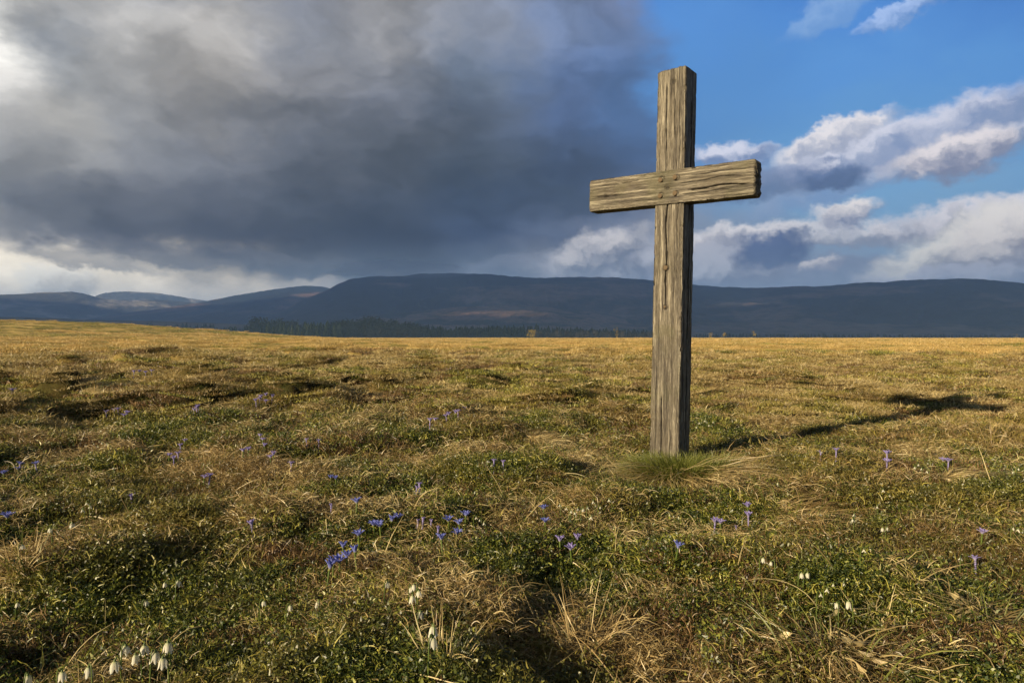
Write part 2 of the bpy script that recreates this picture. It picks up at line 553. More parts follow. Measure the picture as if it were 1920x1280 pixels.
# ------------------------------------------------------------------ ground sheet
def build_ground():
    fr = np.linspace(-R(56), R(56), 560)
    bk_ = np.linspace(R(56), 2 * math.pi - R(56), 60)[1:-1]
    th = np.concatenate([fr, bk_])
    rs = np.concatenate([[.15], np.exp(np.linspace(math.log(.45), math.log(120), 400)), np.exp(np.linspace(math.log(122), math.log(30000), 90))])
    T, RR = np.meshgrid(th, rs)
    X, Y = RR * np.sin(T), RR * np.cos(T)
    Z = ground_z(X, Y)
    V = np.stack([X, Y, Z], -1).reshape(-1, 3)
    V = np.vstack([V, [[0, 0, float(Z[0].mean())]]])
    nr, nt = X.shape
    i, j = np.meshgrid(np.arange(nr - 1), np.arange(nt), indexing='ij')
    j2 = (j + 1) % nt
    Fq = np.stack([i * nt + j, i * nt + j2, (i + 1) * nt + j2, (i + 1) * nt + j], -1).reshape(-1, 4)[:, ::-1]
    k = np.arange(nt)
    hub = np.stack([k, (k + 1) % nt, np.full(nt, len(V) - 1), np.full(nt, len(V) - 1)], -1)
    me = bpy.data.meshes.new('ground')
    Vl = V; faces = [tuple(q) for q in Fq.tolist()] + [tuple(q[:3]) for q in hub.tolist()]
    me.from_pydata(Vl.tolist(), [], faces)
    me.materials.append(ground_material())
    me.polygons.foreach_set('use_smooth', np.ones(len(me.polygons), bool))
    me.update()
    return link('ground', me, kind='structure', label='rough moorland pasture of hummocks running out to a flat golden field')


build_ground()


# ------------------------------------------------------------------ hills
def ridge_profile(pts, dist):
    """silhouette points of the photograph turned into ridge heights at a real distance"""
    az_ = np.array([math.atan((x - 960) / F) for x, _ in pts])
    hh = np.array([EYE + (632 - y) / F * math.cos(a) * dist for (x, y), a in zip(pts, az_)])
    return az_, hh


def hill(name, pts, dist, front, back, mat, seed, label, bump=.22, nt=420, nrr=70):
    az_, hh = ridge_profile(pts, dist)
    T = np.linspace(az_[0], az_[-1], nt)
    H = np.interp(T, az_, hh)
    k = 7
    H = np.convolve(np.pad(H, k, 'edge'), np.ones(2 * k + 1) / (2 * k + 1), 'valid')
    s = np.concatenate([np.linspace(-1, 0, nrr - 22), np.linspace(0, 1, 23)[1:]])
    TT, S = np.meshgrid(T, s)
    HH = np.broadcast_to(H, TT.shape)
    RRr = dist + np.where(S < 0, S * front, S * back)
    X, Y = RRr * np.sin(TT), RRr * np.cos(TT)
    prof = np.where(S < 0, (1 - np.abs(S)) ** 1.25, np.cos(np.clip(S, 0, 1) * math.pi / 2) ** 1.3)
    n = fbm(X / (front * .33), Y / (front * .5), seed, 5, .5)
    gul = np.abs(fbm(TT * 16, RRr / front * .8, seed + 9, 4))
    fade = np.clip(-S * 3.0, 0, 1) * np.clip((1 - np.abs(S)) * 3, 0, 1)
    Z = HH * (prof + fade * (bump * n - bump * .25 * (.25 - gul)))
    Z = Z + HH * .018 * fbm(TT * 60, S * 3, seed + 4, 4)
    cap = (HH - EYE) * RRr / dist * .985 + EYE
    Z = np.where((S < -.02), np.minimum(Z, cap), Z)
    Z = np.where(np.abs(S) > .985, -1.2, Z)
    e = np.minimum(np.abs(TT - T[0]), np.abs(TT - T[-1]))
    Z = np.where(e < 1e-6, -1.2, Z)
    V = np.stack([X, Y, Z], -1).reshape(-1, 3)
    nr, ntt = X.shape
    i, j = np.meshgrid(np.arange(nr - 1), np.arange(ntt - 1), indexing='ij')
    Fq = np.stack([i * ntt + j, (i + 1) * ntt + j, (i + 1) * ntt + j + 1, i * ntt + j + 1], -1).reshape(-1, 4)[:, ::-1]
    me = new_mesh(name, V, Fq.copy(), mat, True)
    return link(name, me, kind='structure', label=label)


MH1 = hill_material('heather_hill', (.048, .036, .036), (.020, .030, .042), (.21, .135, .10))
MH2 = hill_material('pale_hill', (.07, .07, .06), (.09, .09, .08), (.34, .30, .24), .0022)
MH3 = hill_material('foothill', (.26, .155, .11), (.19, .12, .095), (.050, .044, .036), .004)
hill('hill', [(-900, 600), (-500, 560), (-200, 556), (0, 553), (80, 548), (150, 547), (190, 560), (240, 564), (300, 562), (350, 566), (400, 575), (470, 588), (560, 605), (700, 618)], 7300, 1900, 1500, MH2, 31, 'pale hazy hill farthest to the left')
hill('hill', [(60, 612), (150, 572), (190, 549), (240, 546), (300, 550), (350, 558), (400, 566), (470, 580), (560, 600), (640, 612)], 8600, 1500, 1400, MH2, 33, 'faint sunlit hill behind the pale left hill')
hill('hill', [(-600, 622), (0, 608), (120, 600), (200, 590), (300, 579), (380, 566), (440, 554), (500, 544), (560, 536), (600, 536), (640, 545), (700, 560), (800, 590), (900, 615)], 6600, 2400, 1800, MH1, 37, 'dark hill shoulder left of the cloud covered summit')
hill('hill', [(380, 630), (470, 606), (530, 582), (570, 560), (610, 546), (650, 524), (700, 517), (740, 519), (790, 513), (850, 512), (920, 514), (1000, 521), (1060, 520), (1100, 519), (1150, 520), (1200, 523), (1300, 534), (1360, 538), (1420, 540), (1500, 536), (1540, 537), (1620, 529), (1660, 529), (1700, 525), (1760, 523), (1820, 522), (1870, 526), (1920, 531), (2050, 540), (2300, 560), (2700, 600)], 5200, 2300, 1800, MH1, 41, 'long dark blue plateau hill behind the wooden cross', nt=900, nrr=110)
hill('hill', [(540, 628), (620, 604), (700, 590), (780, 584), (860, 575), (960, 572), (1040, 576), (1120, 586), (1180, 596), (1240, 606), (1320, 616), (1400, 626)], 3700, 1100, 900, MH3, 47, 'brown heather foothill below the plateau')
hill('hill', [(-700, 585), (-200, 590), (0, 594), (90, 596), (180, 600), (300, 602), (420, 606), (520, 612), (640, 622)], 2900, 800, 800, MH1, 53, 'low dark wooded foothill at the left edge')


# ------------------------------------------------------------------ unseen storm cloud overhead, added to shade the hills
def shading_cloud():
    m, t, o = new_mat('shading_cloud_base')
    g = t.n.new('ShaderNodeNewGeometry').outputs['Position']
    principled(t, o, t.mix(t.noise(g, .002, 4), (.45, .46, .49), (.75, .75, .76)), 1.0, .0)
    nx, ny = 160, 90
    X, Y = np.meshgrid(np.linspace(-13500, 6500, nx), np.linspace(-3050, 2250, ny))
    X = X - (Y + 3050) * .15
    ed = np.minimum(np.minimum((X + 14200) / 900, (6500 - X) / 900), np.minimum((Y + 3050) / 500, (2250 - Y) / 500))
    ed = np.clip(ed, 0, 1) ** .5
    n = fbm(X / 900, Y / 700, 71, 5)
    d = 160 * ed * (1 + .8 * n)
    top = 1900 + d * 1.6
    bot = 1900 - d * .7
    k = nx * ny
    V = np.vstack([np.stack([X, Y, top], -1).reshape(-1, 3), np.stack([X, Y, bot], -1).reshape(-1, 3)])
    i, j = np.meshgrid(np.arange(ny - 1), np.arange(nx - 1), indexing='ij')
    keep = ~((fbm(X / 1500, Y / 900, 77, 4)[:-1, :-1] > .33) & (ed[:-1, :-1] > .9))
    q = np.stack([i * nx + j, i * nx + j + 1, (i + 1) * nx + j + 1, (i + 1) * nx + j], -1)[keep]
    me = new_mesh('cloud', V, np.vstack([q, q[:, ::-1] + k]), m, True)
    link('cloud', me, kind='structure', label='unseen storm cloud high over the moor, added to shade the hills')


shading_cloud()

# ------------------------------------------------------------------ haze
def haze():
    m = bpy.data.materials.new('haze_air'); m.use_nodes = True
    m.node_tree.nodes.clear()
    t = NT(m.node_tree); o = t.n.new('ShaderNodeOutputMaterial')
    v = t.n.new('ShaderNodeVolumePrincipled')
    v.inputs['Color'].default_value = (.34, .58, 1.0, 1)
    v.inputs['Density'].default_value = 0.000145
    v.inputs['Anisotropy'].default_value = 0.0
    t.l.new(v.outputs[0], o.inputs['Volume'])
    x0, x1, y0, y1, z0, z1 = -32000, 32000, -32000, 32000, -2, 700
    V = [(x0, y0, z0), (x1, y0, z0), (x1, y1, z0), (x0, y1, z0), (x0, y0, z1), (x1, y0, z1), (x1, y1, z1), (x0, y1, z1)]
    Fc = [(0, 3, 2, 1), (4, 5, 6, 7), (0, 1, 5, 4), (1, 2, 6, 5), (2, 3, 7, 6), (3, 0, 4, 7)]
    link('haze', new_mesh('haze', V, Fc, m), kind='stuff', label='thin bluish air over the whole moor')


haze()

def wisp(px, py, dist, rx, ry, rz, dens, seed, label):
    """a rag of cloud resting on the hill top"""
    m = bpy.data.materials.new('cloud_rag'); m.use_nodes = True
    m.node_tree.nodes.clear()
    t = NT(m.node_tree); o = t.n.new('ShaderNodeOutputMaterial')
    v = t.n.new('ShaderNodeVolumePrincipled')
    v.inputs['Color'].default_value = (.55, .60, .68, 1)
    v.inputs['Density'].default_value = dens
    t.l.new(v.outputs[0], o.inputs['Volume'])
    a = math.atan((px - 960) / F)
    c = (dist * math.sin(a), dist * math.cos(a), EYE + (632 - py) / F * math.cos(a) * dist)
    nu, nv = 64, 24
    U, Vv = np.meshgrid(np.linspace(0, 2 * math.pi, nu, endpoint=False), np.linspace(-math.pi / 2, math.pi / 2, nv))
    d = 1 + .35 * fbm(np.cos(U) * 1.6 + Vv, np.sin(U) * 1.6 - Vv, seed, 3)
    X = c[0] + rx * d * np.cos(U) * np.cos(Vv); Y = c[1] + ry * d * np.sin(U) * np.cos(Vv); Z = c[2] + rz * d * np.sin(Vv)
    V = np.stack([X, Y, Z], -1).reshape(-1, 3)
    i, j = np.meshgrid(np.arange(nv - 1), np.arange(nu), indexing='ij')
    j2 = (j + 1) % nu
    Fq = np.stack([i * nu + j, i * nu + j2, (i + 1) * nu + j2, (i + 1) * nu + j], -1).reshape(-1, 4)
    link('cloud_rag', new_mesh('cloud_rag', V, Fq, m, True), kind='stuff', label=label)


wisp(748, 506, 5000, 520, 420, 60, .0007, 91, 'thin rag of grey cloud caught on the hill summit')

# ------------------------------------------------------------------ the wooden cross
def wood_material():
    m, t, o = new_mat('weathered_oak')
    tcn = t.n.new('ShaderNodeTexCoord').outputs['Object']
    at = t.n.new('ShaderNodeAttribute'); at.attribute_name = 'pit'
    g1 = t.noise(t.mapping(tcn, (75, 75, 2.4)), 1.0, 6, .62, .12)
    g2 = t.noise(t.mapping(tcn, (240, 240, 14)), 1.0, 4, .7, .1)
    g3 = t.noise(t.mapping(tcn, (12, 12, 3.0)), 1.0, 4, .6, .5)
    c = t.ramp(t.math('ADD', t.math('MULTIPLY', g1, .6), t.math('MULTIPLY', g2, .4)),
               [(.36, (.014, .011, .008)), (.44, (.058, .048, .036)), (.515, (.120, .103, .077)), (.59, (.27, .240, .182)), (.69, (.52, .48, .39))])
    c = t.mix(t.math('MULTIPLY', t.smooth(g3, .45, .68), .50), c, (.085, .068, .044))
    c = t.mix(t.math('MULTIPLY', t.smooth(t.noise(tcn, 3.0, 3, .6), .52, .68), .25), c, (.11, .115, .045))
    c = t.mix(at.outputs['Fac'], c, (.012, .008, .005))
    h = t.math('ADD', t.math('MULTIPLY', g1, .8), t.math('MULTIPLY', g2, .9))
    principled(t, o, c, t.smooth(g2, .3, .7, .75, .42), .4, h, .007, 1.0)
    return m


M_WOOD = wood_material()


def timber(length, w, th, seed, cracks=(), knots=(), rings=(), stains=(), end_wear=.012, taper=0.0, nr=380, lean=0.0):
    """a hewn beam along local Z from 0 to length; front face is -Y. cracks: (x, z0, z1, width, depth, wander); knots: (x, z, r, depth)"""
    # cross-section ring, dense on all four sides with rounded arrises
    per = []
    cw, ct = w / 2, th / 2
    nfx, nft = 74, 40
    rad = .012
    def add(pa, pb, n):
        for k in range(n):
            f_ = k / n
            per.append((pa[0] + (pb[0] - pa[0]) * f_, pa[1] + (pb[1] - pa[1]) * f_))
    add((-cw, -ct), (cw, -ct), nfx); add((cw, -ct), (cw, ct), nft)
    add((cw, ct), (-cw, ct), nfx // 2); add((-cw, ct), (-cw, -ct), nft)
    per = np.array(per)
    # rounding
    q = np.abs(per) - np.array([cw - rad, ct - rad])
    both = (q[:, 0] > 0) & (q[:, 1] > 0)
    ln = np.hypot(q[:, 0], q[:, 1])
    for k in np.where(both)[0]:
        v = q[k] / ln[k] * rad + np.array([cw - rad, ct - rad])
        per[k] = np.sign(per[k]) * v
    nrm = np.zeros_like(per)
    for k, p in enumerate(per):
        if abs(abs(p[0]) - cw) < abs(abs(p[1]) - ct):
            nrm[k] = (np.sign(p[0]), 0)
        else:
            nrm[k] = (0, np.sign(p[1]))
    zs = np.linspace(0, length, nr)
    n = len(per)
    PX = np.broadcast_to(per[:, 0], (nr, n)).copy(); PY = np.broadcast_to(per[:, 1], (nr, n)).copy()
    Z = np.broadcast_to(zs[:, None], (nr, n)).copy()
    u = np.cumsum(np.r_[0, np.hypot(*(np.diff(per, axis=0).T))]); U = np.broadcast_to(u, (nr, n))
    # grain grooves run along the beam
    d = -.0026 * np.abs(fbm(U * 85, Z * 1.1, seed, 3)) - .0020 * np.abs(fbm(U * 190, Z * 9, seed + 3, 2))
    d += .0008 * fbm(U * 14, Z * 26, seed + 5, 3)
    wob = .005 * fbm(Z * 2.2, U * 3, seed + 7, 3)
    # chipped arrises
    edge = (np.abs(np.abs(PX) - cw) < .016) & (np.abs(np.abs(PY) - ct) < .016)
    chip = np.clip(fbm(Z * 16, U * 2, seed + 11, 4) - .06, 0, 1) * .022
    d = d - np.where(edge, chip + .001, 0)
    pit = np.zeros((nr, n))
    front = (nrm[:, 1] < 0)[None] & np.ones((nr, 1), bool)
    for (cx_, z0, z1, wd, dp, wa) in cracks:
        wd *= 1.45; dp *= 1.2
        side = cx_ > 5                                 # on the +X side face; position given along Y
        xx = cx_ - 10 if side else cx_
        mask = ((nrm[:, 0] > 0)[None] & np.ones((nr, 1), bool)) if side else front
        pos = PY if side else PX
        cl = xx + wa * fbm(Z * 4, Z * 0 + seed, seed + 13, 3)
        ends = sstep(Z, z0, z0 + .06) * (1 - sstep(Z, z1 - .06, z1))
        ww = wd * (.4 + .6 * ends) * (1 + .7 * fbm(Z * 14, Z * 0 + 3, seed + 17, 2))
        k_ = np.clip(1 - np.abs(pos - cl) / np.maximum(ww, 1e-4), 0, 1) * ends * mask
        d = d - dp * k_; pit = np.maximum(pit, np.minimum(k_ * 1.5, 1))
    for (kx, kz, kr, amt) in stains:
        k_ = np.exp(-(((PX - kx) ** 2 + (Z - kz) ** 2) / kr ** 2)) * front * (.6 + .8 * np.abs(fbm(PX * 30, Z * 12, seed + 31, 3)))
        pit = np.maximum(pit, np.clip(k_ * amt, 0, 1))
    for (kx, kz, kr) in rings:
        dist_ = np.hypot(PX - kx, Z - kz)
        k_ = np.exp(-((dist_ - kr) / .0032) ** 2) * front  # groove round a peg; its shadow is darkened into the colour, heavier one side
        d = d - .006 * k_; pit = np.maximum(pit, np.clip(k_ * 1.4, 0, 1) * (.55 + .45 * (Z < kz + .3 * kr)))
    for (kx, kz, kr, dp) in knots:
        dist_ = np.hypot((PX - kx), (Z - kz)) / kr
        k_ = np.clip(1 - dist_, 0, 1) * front
        ringk = np.exp(-((dist_ - .95) / .25) ** 2) * front
        d = d - dp * np.sqrt(k_) ; pit = np.maximum(pit, np.clip(k_ * 1.4, 0, .8) + .25 * ringk)
    sc_ = 1 - taper * (Z / length)
    X = (PX * sc_ + nrm[:, 0][None] * d + wob * .5)
    Y = (PY * sc_ + nrm[:, 1][None] * d + .5 * wob)
    # worn ends
    for e0, sgn in ((0, 1), (length, -1)):
        de = np.abs(Z - e0)
        k_ = np.clip(1 - de / end_wear, 0, 1) ** 2
        X = X * (1 - .16 * k_); Y = Y * (1 - .16 * k_)
    jag = end_wear * .9 * fbm(U * 38, U * 0 + seed, seed + 19, 3)
    Z = Z + np.where(np.arange(nr)[:, None] == nr - 1, jag, 0) + np.where(np.arange(nr)[:, None] == 0, -jag, 0)
    Z[-2] += jag[-2] * .6
    X = X + lean * Z
    V = [np.stack([X, Y, Z], -1).reshape(-1, 3)]
    P_ = [pit.reshape(-1)]
    i, j = np.meshgrid(np.arange(nr - 1), np.arange(n), indexing='ij')
    j2 = (j + 1) % n
    Fc = [np.stack([i * n + j, i * n + j2, (i + 1) * n + j2, (i + 1) * n + j], -1).reshape(-1, 4)]
    off = nr * n
    for row, flip in ((nr - 1, False), (0, True)):      # end grain caps as shrinking rings
        prev_ids = row * n + np.arange(n)
        base_ = np.stack([X[row], Y[row], Z[row]], -1); cen = base_.mean(0)
        for s_ in (.8, .55, .3, .02):
            ring = cen + (base_ - cen) * s_
            zc = e0 = cen[2]
            ring[:, 2] = cen[2] + (base_[:, 2] - cen[2]) * .6 + .005 * fbm(ring[:, 0] * 60, ring[:, 1] * 60, seed + 23, 2) * (1 if not flip else -1)
            V.append(ring); P_.append(np.full(n, .12))
            ids = off + np.arange(n); off += n
            a, b = prev_ids, np.roll(prev_ids, -1); c_, d_ = np.roll(ids, -1), ids
            f_ = np.stack([a, b, c_, d_], -1)
            Fc.append(f_[:, ::-1] if flip else f_)
            prev_ids = ids
    return np.vstack(V), np.vstack(Fc), np.concatenate(P_)


BASE_Z = gz1(CX, CY)
cross = empty('wooden_cross', (CX, CY, BASE_Z), label='tall weathered wooden cross standing alone in the moorland grass', category='cross')
cross.rotation_euler = (0, 0, -ALPHA)
POST_H = 2.436 - BASE_Z + .30
v, f, a = timber(POST_H, POST_W, POST_T, 101, taper=.035, lean=.0205,
                 cracks=[(-.012, 1.30, 2.0, .0042, .022, .012), (-.028, 2.05, 2.70, .0032, .014, .006), (.030, 2.30, 2.62, .0025, .010, .01),
                         (-.02, .34, .80, .0035, .016, .012), (.04, .30, .60, .0022, .010, .012), (.062, 1.45, 2.6, .0022, .010, .01), (-.06, .3, 1.0, .002, .008, .01),
                         (10.01, .3, 2.6, .007, .03, .012), (10.045, 1.2, 2.5, .004, .015, .01), (9.95, .35, 1.5, .004, .015, .01)],
                 knots=[(.012, POST_H - .085, .022, .010), (-.020, .42, .020, .004)], nr=560,
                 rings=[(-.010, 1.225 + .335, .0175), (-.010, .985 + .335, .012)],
                 stains=[(0, 2.68, .06, .35), (-.01, 1.56, .04, .4), (.03, 1.85, .08, .25), (-.03, .55, .14, .28), (.03, .95, .16, .22), (0, POST_H, .06, .3)])
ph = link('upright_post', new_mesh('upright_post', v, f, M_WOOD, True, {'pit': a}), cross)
ph.location = (-.006, 0, -.30)
# the arm, half-lapped into the post, a centimetre proud of it
BAR_T, BAR_H = .116, .208
ARM_L, ARM_R = .466, .424          # overhang from post centre side edges
LEN = ARM_L + ARM_R + POST_W
v, f, a = timber(LEN, BAR_H, BAR_T, 211,
                 cracks=[(.028, .55 + .12, 1.08, .0034, .020, .02), (.052, .62, .98, .0025, .012, .01), (-.02, .60, 1.05, .0026, .012, .02),
                         (.01, .02, .27, .0034, .012, .01), (-.055, .70, 1.07, .0020, .008, .01), (-.06, .05, .4, .0018, .007, .01), (.07, .1, .5, .0018, .007, .01)],
                 knots=[(.012, .125, .016, .006), (.004, .555, .020, .007)], nr=300,
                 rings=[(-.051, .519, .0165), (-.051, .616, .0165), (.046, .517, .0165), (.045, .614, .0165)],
                 stains=[(0, .565, .075, .62), (.012, .13, .05, .35), (-.03, .40, .05, .22), (.03, .95, .06, .2)])
# local Z (length) -> arm direction X, local X -> down -Z, local Y -> Y
V2 = np.stack([v[:, 2], v[:, 1], -v[:, 0]], -1)
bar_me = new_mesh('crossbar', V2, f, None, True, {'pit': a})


def wood_horizontal():
    m = M_WOOD.copy(); m.name = 'weathered_oak_arm'
    for n in m.node_tree.nodes:
        if n.bl_idname == 'ShaderNodeMapping':
            s = n.inputs['Scale'].default_value
            n.inputs['Scale'].default_value = (s[2], s[1], s[0])
    return m


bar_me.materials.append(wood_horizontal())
bar = link('crossbar', bar_me, cross)
LEANX = .0205 * (1.70 - BASE_Z + .3) - .006
BARZ = 1.711 - BASE_Z
bar.location = (-POST_W / 2 - ARM_L + LEANX + .004, -POST_T / 2 - .014 + BAR_T / 2, BARZ + .017)
bar.rotation_euler = (0, R(1.5), 0)


def peg_mesh():
    vs, fs = [], []
    n = 20
    prof = [(1.0, .02), (1.0, -.004), (.9, -.0062), (.5, -.0070), (.02, -.0066)]
    for rr, yy in prof:
        for k in range(n):
            a_ = 2 * math.pi * k / n
            j_ = 1 + .04 * math.sin(3 * a_ + 1)
            vs.append((rr * .0150 * j_ * math.cos(a_), yy, rr * .0150 * j_ * math.sin(a_)))
    for r_ in range(len(prof) - 1):
        for k in range(n):
            fs.append((r_ * n + k, r_ * n + (k + 1) % n, (r_ + 1) * n + (k + 1) % n, (r_ + 1) * n + k))
    return np.array(vs), np.array(fs)


mm, t_, o_ = new_mat('peg_wood')
oc = t_.n.new('ShaderNodeTexCoord').outputs['Object']
principled(t_, o_, t_.mix(t_.noise(oc, 260, 4, .6), (.05, .034, .020), (.17, .125, .078)), .8, .2, t_.noise(oc, 320, 3), .002)
pv, pf = peg_mesh()
peg_me = new_mesh('peg', pv, pf, mm, True)
front_y = bar.location.y - BAR_T / 2
for (dx, dz, s_) in ((-.046, .047, 1.0), (.050, .050, 1.0), (-.048, -.050, 1.0), (.050, -.046, 1.0)):
    pg = link('peg', peg_me, cross)
    pg.location = (LEANX - .004 + dx, front_y + .001, BARZ + .004 + dz); pg.scale = (s_, 1, s_)
for (dz, s_) in ((1.225, 1.0), (.985, .6)):
    pg = link('peg', peg_me, cross)
    pg.location = (-.012 + .0205 * dz, -POST_T / 2 + .004, dz - BASE_Z); pg.scale = (s_, 1, s_)


# ------------------------------------------------------------------ low vegetation (uncountable: instanced stuff)
def disk(n, r, rng=RNG):
    a_ = rng.random(n) * 2 * math.pi; q = np.sqrt(rng.random(n)) * r
    return np.stack([q * np.cos(a_), q * np.sin(a_), np.zeros(n)], 1)


def clump_green(n=110, r=.09):
    b = disk(n, r); b[:, 2] = -.012
    return strands(b, RNG.random(n) * 6.28, R(30) + RNG.random(n) * R(60), .018 + RNG.random(n) ** 2 * .035, .0024 + RNG.random(n) * .0018,
                   -R(20) - RNG.random(n) * R(130), 4, .34)


def clump_leaf(n=170, r=.09):
    b = disk(n, r); b[:, 2] = RNG.random(n) * .030 - .006
    return strands(b, RNG.random(n) * 6.28, RNG.normal(.45, .5, n), .006 + RNG.random(n) * .009, .003 + RNG.random(n) * .004,
                   RNG.normal(-.6, .5, n), 2, .2)


def clump_straw(n=60, r=.09):
    b = disk(n, r); b[:, 2] = RNG.random(n) * .022
    a0 = RNG.random() * 6.28
    az_ = a0 + RNG.normal(0, .8, n)
    return strands(b, az_, RNG.normal(.40, .35, n), .025 + RNG.random(n) ** 1.5 * .075, .0018 + RNG.random(n) * .0014,
                   -R(30) - RNG.random(n) * R(80), 5, .24)


def clump_tangle(n=95, r=.09):
    b = disk(n, r); b[:, 2] = RNG.random(n) * .016 - .006
    return strands(b, RNG.random(n) * 6.28, RNG.normal(.8, .4, n), .018 + RNG.random(n) * .034, .0016 + RNG.random(n) * .0014,
                   RNG.normal(-1.2, 1.0, n), 5, .5)


def clump_tuft(n=60, r=.03):
    b = disk(n, r); b[:, 2] = -.01
    a_ = np.arctan2(b[:, 1], b[:, 0]) + RNG.normal(0, .5, n)
    return strands(b, a_, R(80) - RNG.random(n) * R(45), .07 + RNG.random(n) * .10, .0018 + RNG.random(n) * .0015,
                   -R(25) - RNG.random(n) * R(90), 6, .08)


def mat_patch(n, r, l0, l1, wd, ev=.9, curl=-1.0, wig=.35, segs=3):
    """a wide low patch of short growth for the middle and far distance"""
    b = disk(n, r); b[:, 2] = -.012
    return strands(b, RNG.random(n) * 6.28, RNG.normal(ev, .35, n), l0 + RNG.random(n) ** 1.6 * (l1 - l0), wd * (.6 + RNG.random(n) * .8),
                   RNG.normal(curl, .6, n), segs, wig)


SRC = {}


def source(kind, k, builder, mat):
    L = []
    for i in range(k):
        v, f, a = builder()
        o = bpy.data.objects.new('%s_clump' % kind, new_mesh('%s_clump' % kind, v, f, mat, False, {'v': a}))
        L.append(o)
    SRC[kind] = L


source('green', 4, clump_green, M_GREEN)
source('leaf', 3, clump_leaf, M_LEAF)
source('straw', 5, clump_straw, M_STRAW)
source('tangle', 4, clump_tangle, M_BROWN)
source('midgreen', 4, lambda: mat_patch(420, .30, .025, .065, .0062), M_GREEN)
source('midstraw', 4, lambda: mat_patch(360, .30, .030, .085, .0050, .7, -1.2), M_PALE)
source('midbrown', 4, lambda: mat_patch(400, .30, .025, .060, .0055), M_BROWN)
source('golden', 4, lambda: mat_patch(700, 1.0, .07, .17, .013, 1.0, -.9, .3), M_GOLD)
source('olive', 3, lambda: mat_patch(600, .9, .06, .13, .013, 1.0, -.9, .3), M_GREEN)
source('goldtuft', 3, lambda: clump_tuft(70, .05), M_GOLD)
source('greentuft', 3, lambda: clump_tuft(50, .03), M_GREEN)


def scatter(name, srcs, pts, rots, scls, label):
    c = bpy.data.collections.new(name + '_sources')
    for i, o in enumerate(srcs):
        c.objects.link(o)
    me = bpy.data.meshes.new(name)
    me.vertices.add(len(pts)); me.vertices.foreach_set('co', np.asarray(pts, np.float32).ravel())
    at = me.attributes.new('rot', 'FLOAT_VECTOR', 'POINT'); at.data.foreach_set('vector', np.asarray(rots, np.float32).ravel())
    at = me.attributes.new('scl', 'FLOAT', 'POINT'); at.data.foreach_set('value', np.asarray(scls, np.float32))
    at = me.attributes.new('idx', 'INT', 'POINT'); at.data.foreach_set('value', RNG.integers(0, len(srcs), len(pts)).astype(np.int32))
    me.update()
    o = link(name, me, kind='stuff', label=label)
    ng = bpy.data.node_groups.new(name + '_nodes', 'GeometryNodeTree')
    ng.interface.new_socket('Geometry', in_out='INPUT', socket_type='NodeSocketGeometry')
    ng.interface.new_socket('Geometry', in_out='OUTPUT', socket_type='NodeSocketGeometry')
    N, L = ng.nodes, ng.links
    gi, go = N.new('NodeGroupInput'), N.new('NodeGroupOutput')
    ci = N.new('GeometryNodeCollectionInfo'); ci.inputs['Collection'].default_value = c
    ci.inputs['Separate Children'].default_value = True; ci.inputs['Reset Children'].default_value = True
    ip = N.new('GeometryNodeInstanceOnPoints'); ip.inputs['Pick Instance'].default_value = True

    def na(nm, ty):
        n = N.new('GeometryNodeInputNamedAttribute'); n.data_type = ty; n.inputs['Name'].default_value = nm
        return n.outputs[0]
    er = N.new('FunctionNodeEulerToRotation')
    L.new(na('rot', 'FLOAT_VECTOR'), er.inputs[0])
    L.new(er.outputs[0], ip.inputs['Rotation'])
    L.new(na('scl', 'FLOAT'), ip.inputs['Scale'])
    L.new(na('idx', 'INT'), ip.inputs['Instance Index'])
    L.new(gi.outputs[0], ip.inputs['Points']); L.new(ci.outputs[0], ip.inputs['Instance'])
    L.new(ip.outputs[0], go.inputs[0])
    md = o.modifiers.new('scatter', 'NODES'); md.node_group = ng
    return o


HALF = R(47)


def sector(n, r0, r1):
    r = np.sqrt(RNG.random(n) * (r1 * r1 - r0 * r0) + r0 * r0)
    a_ = RNG.uniform(-HALF, HALF, n)
    x, y = r * np.sin(a_), r * np.cos(a_)
    return x, y, r


def veg_fields(x, y):
    r = np.hypot(x, y)
    g = fbm(x / 1.0, y / .8, 201, 4)             # green vs dry
    s = fbm(x / .7, y / .5, 211, 4)              # straw patches
    dry = sstep(r, 3.2, 12)
    green = np.clip(1.30 - 1.0 * dry + g * 2.8, 0.02, 2)
    straw = np.clip(.10 + .75 * dry + s * 2.8, 0.01, 1.6)
    brown = np.clip(.16 + .08 * dry + fbm(x / 1.1, y / .7, 221, 4) * 2.6, 0.01, 1.3)
    return green, straw, brown


sets = {k: [] for k in SRC}


def put(kind, x, y, s, dz=0.0, tilt=.25):
    far_ = ((x - CX + .02) / .40) ** 2 + ((y - CY + .66) / .50) ** 2 > RNG.random(len(x)) * 1.1
    x, y, s = x[far_], y[far_], s[far_]
    n = len(x)
    if n == 0:
        return
    z = ground_z(x, y) + dz
    rot = np.stack([RNG.normal(0, tilt, n), RNG.normal(0, tilt, n), RNG.random(n) * 6.28], 1)
    sets[kind].append((np.stack([x, y, z], 1), rot, s))


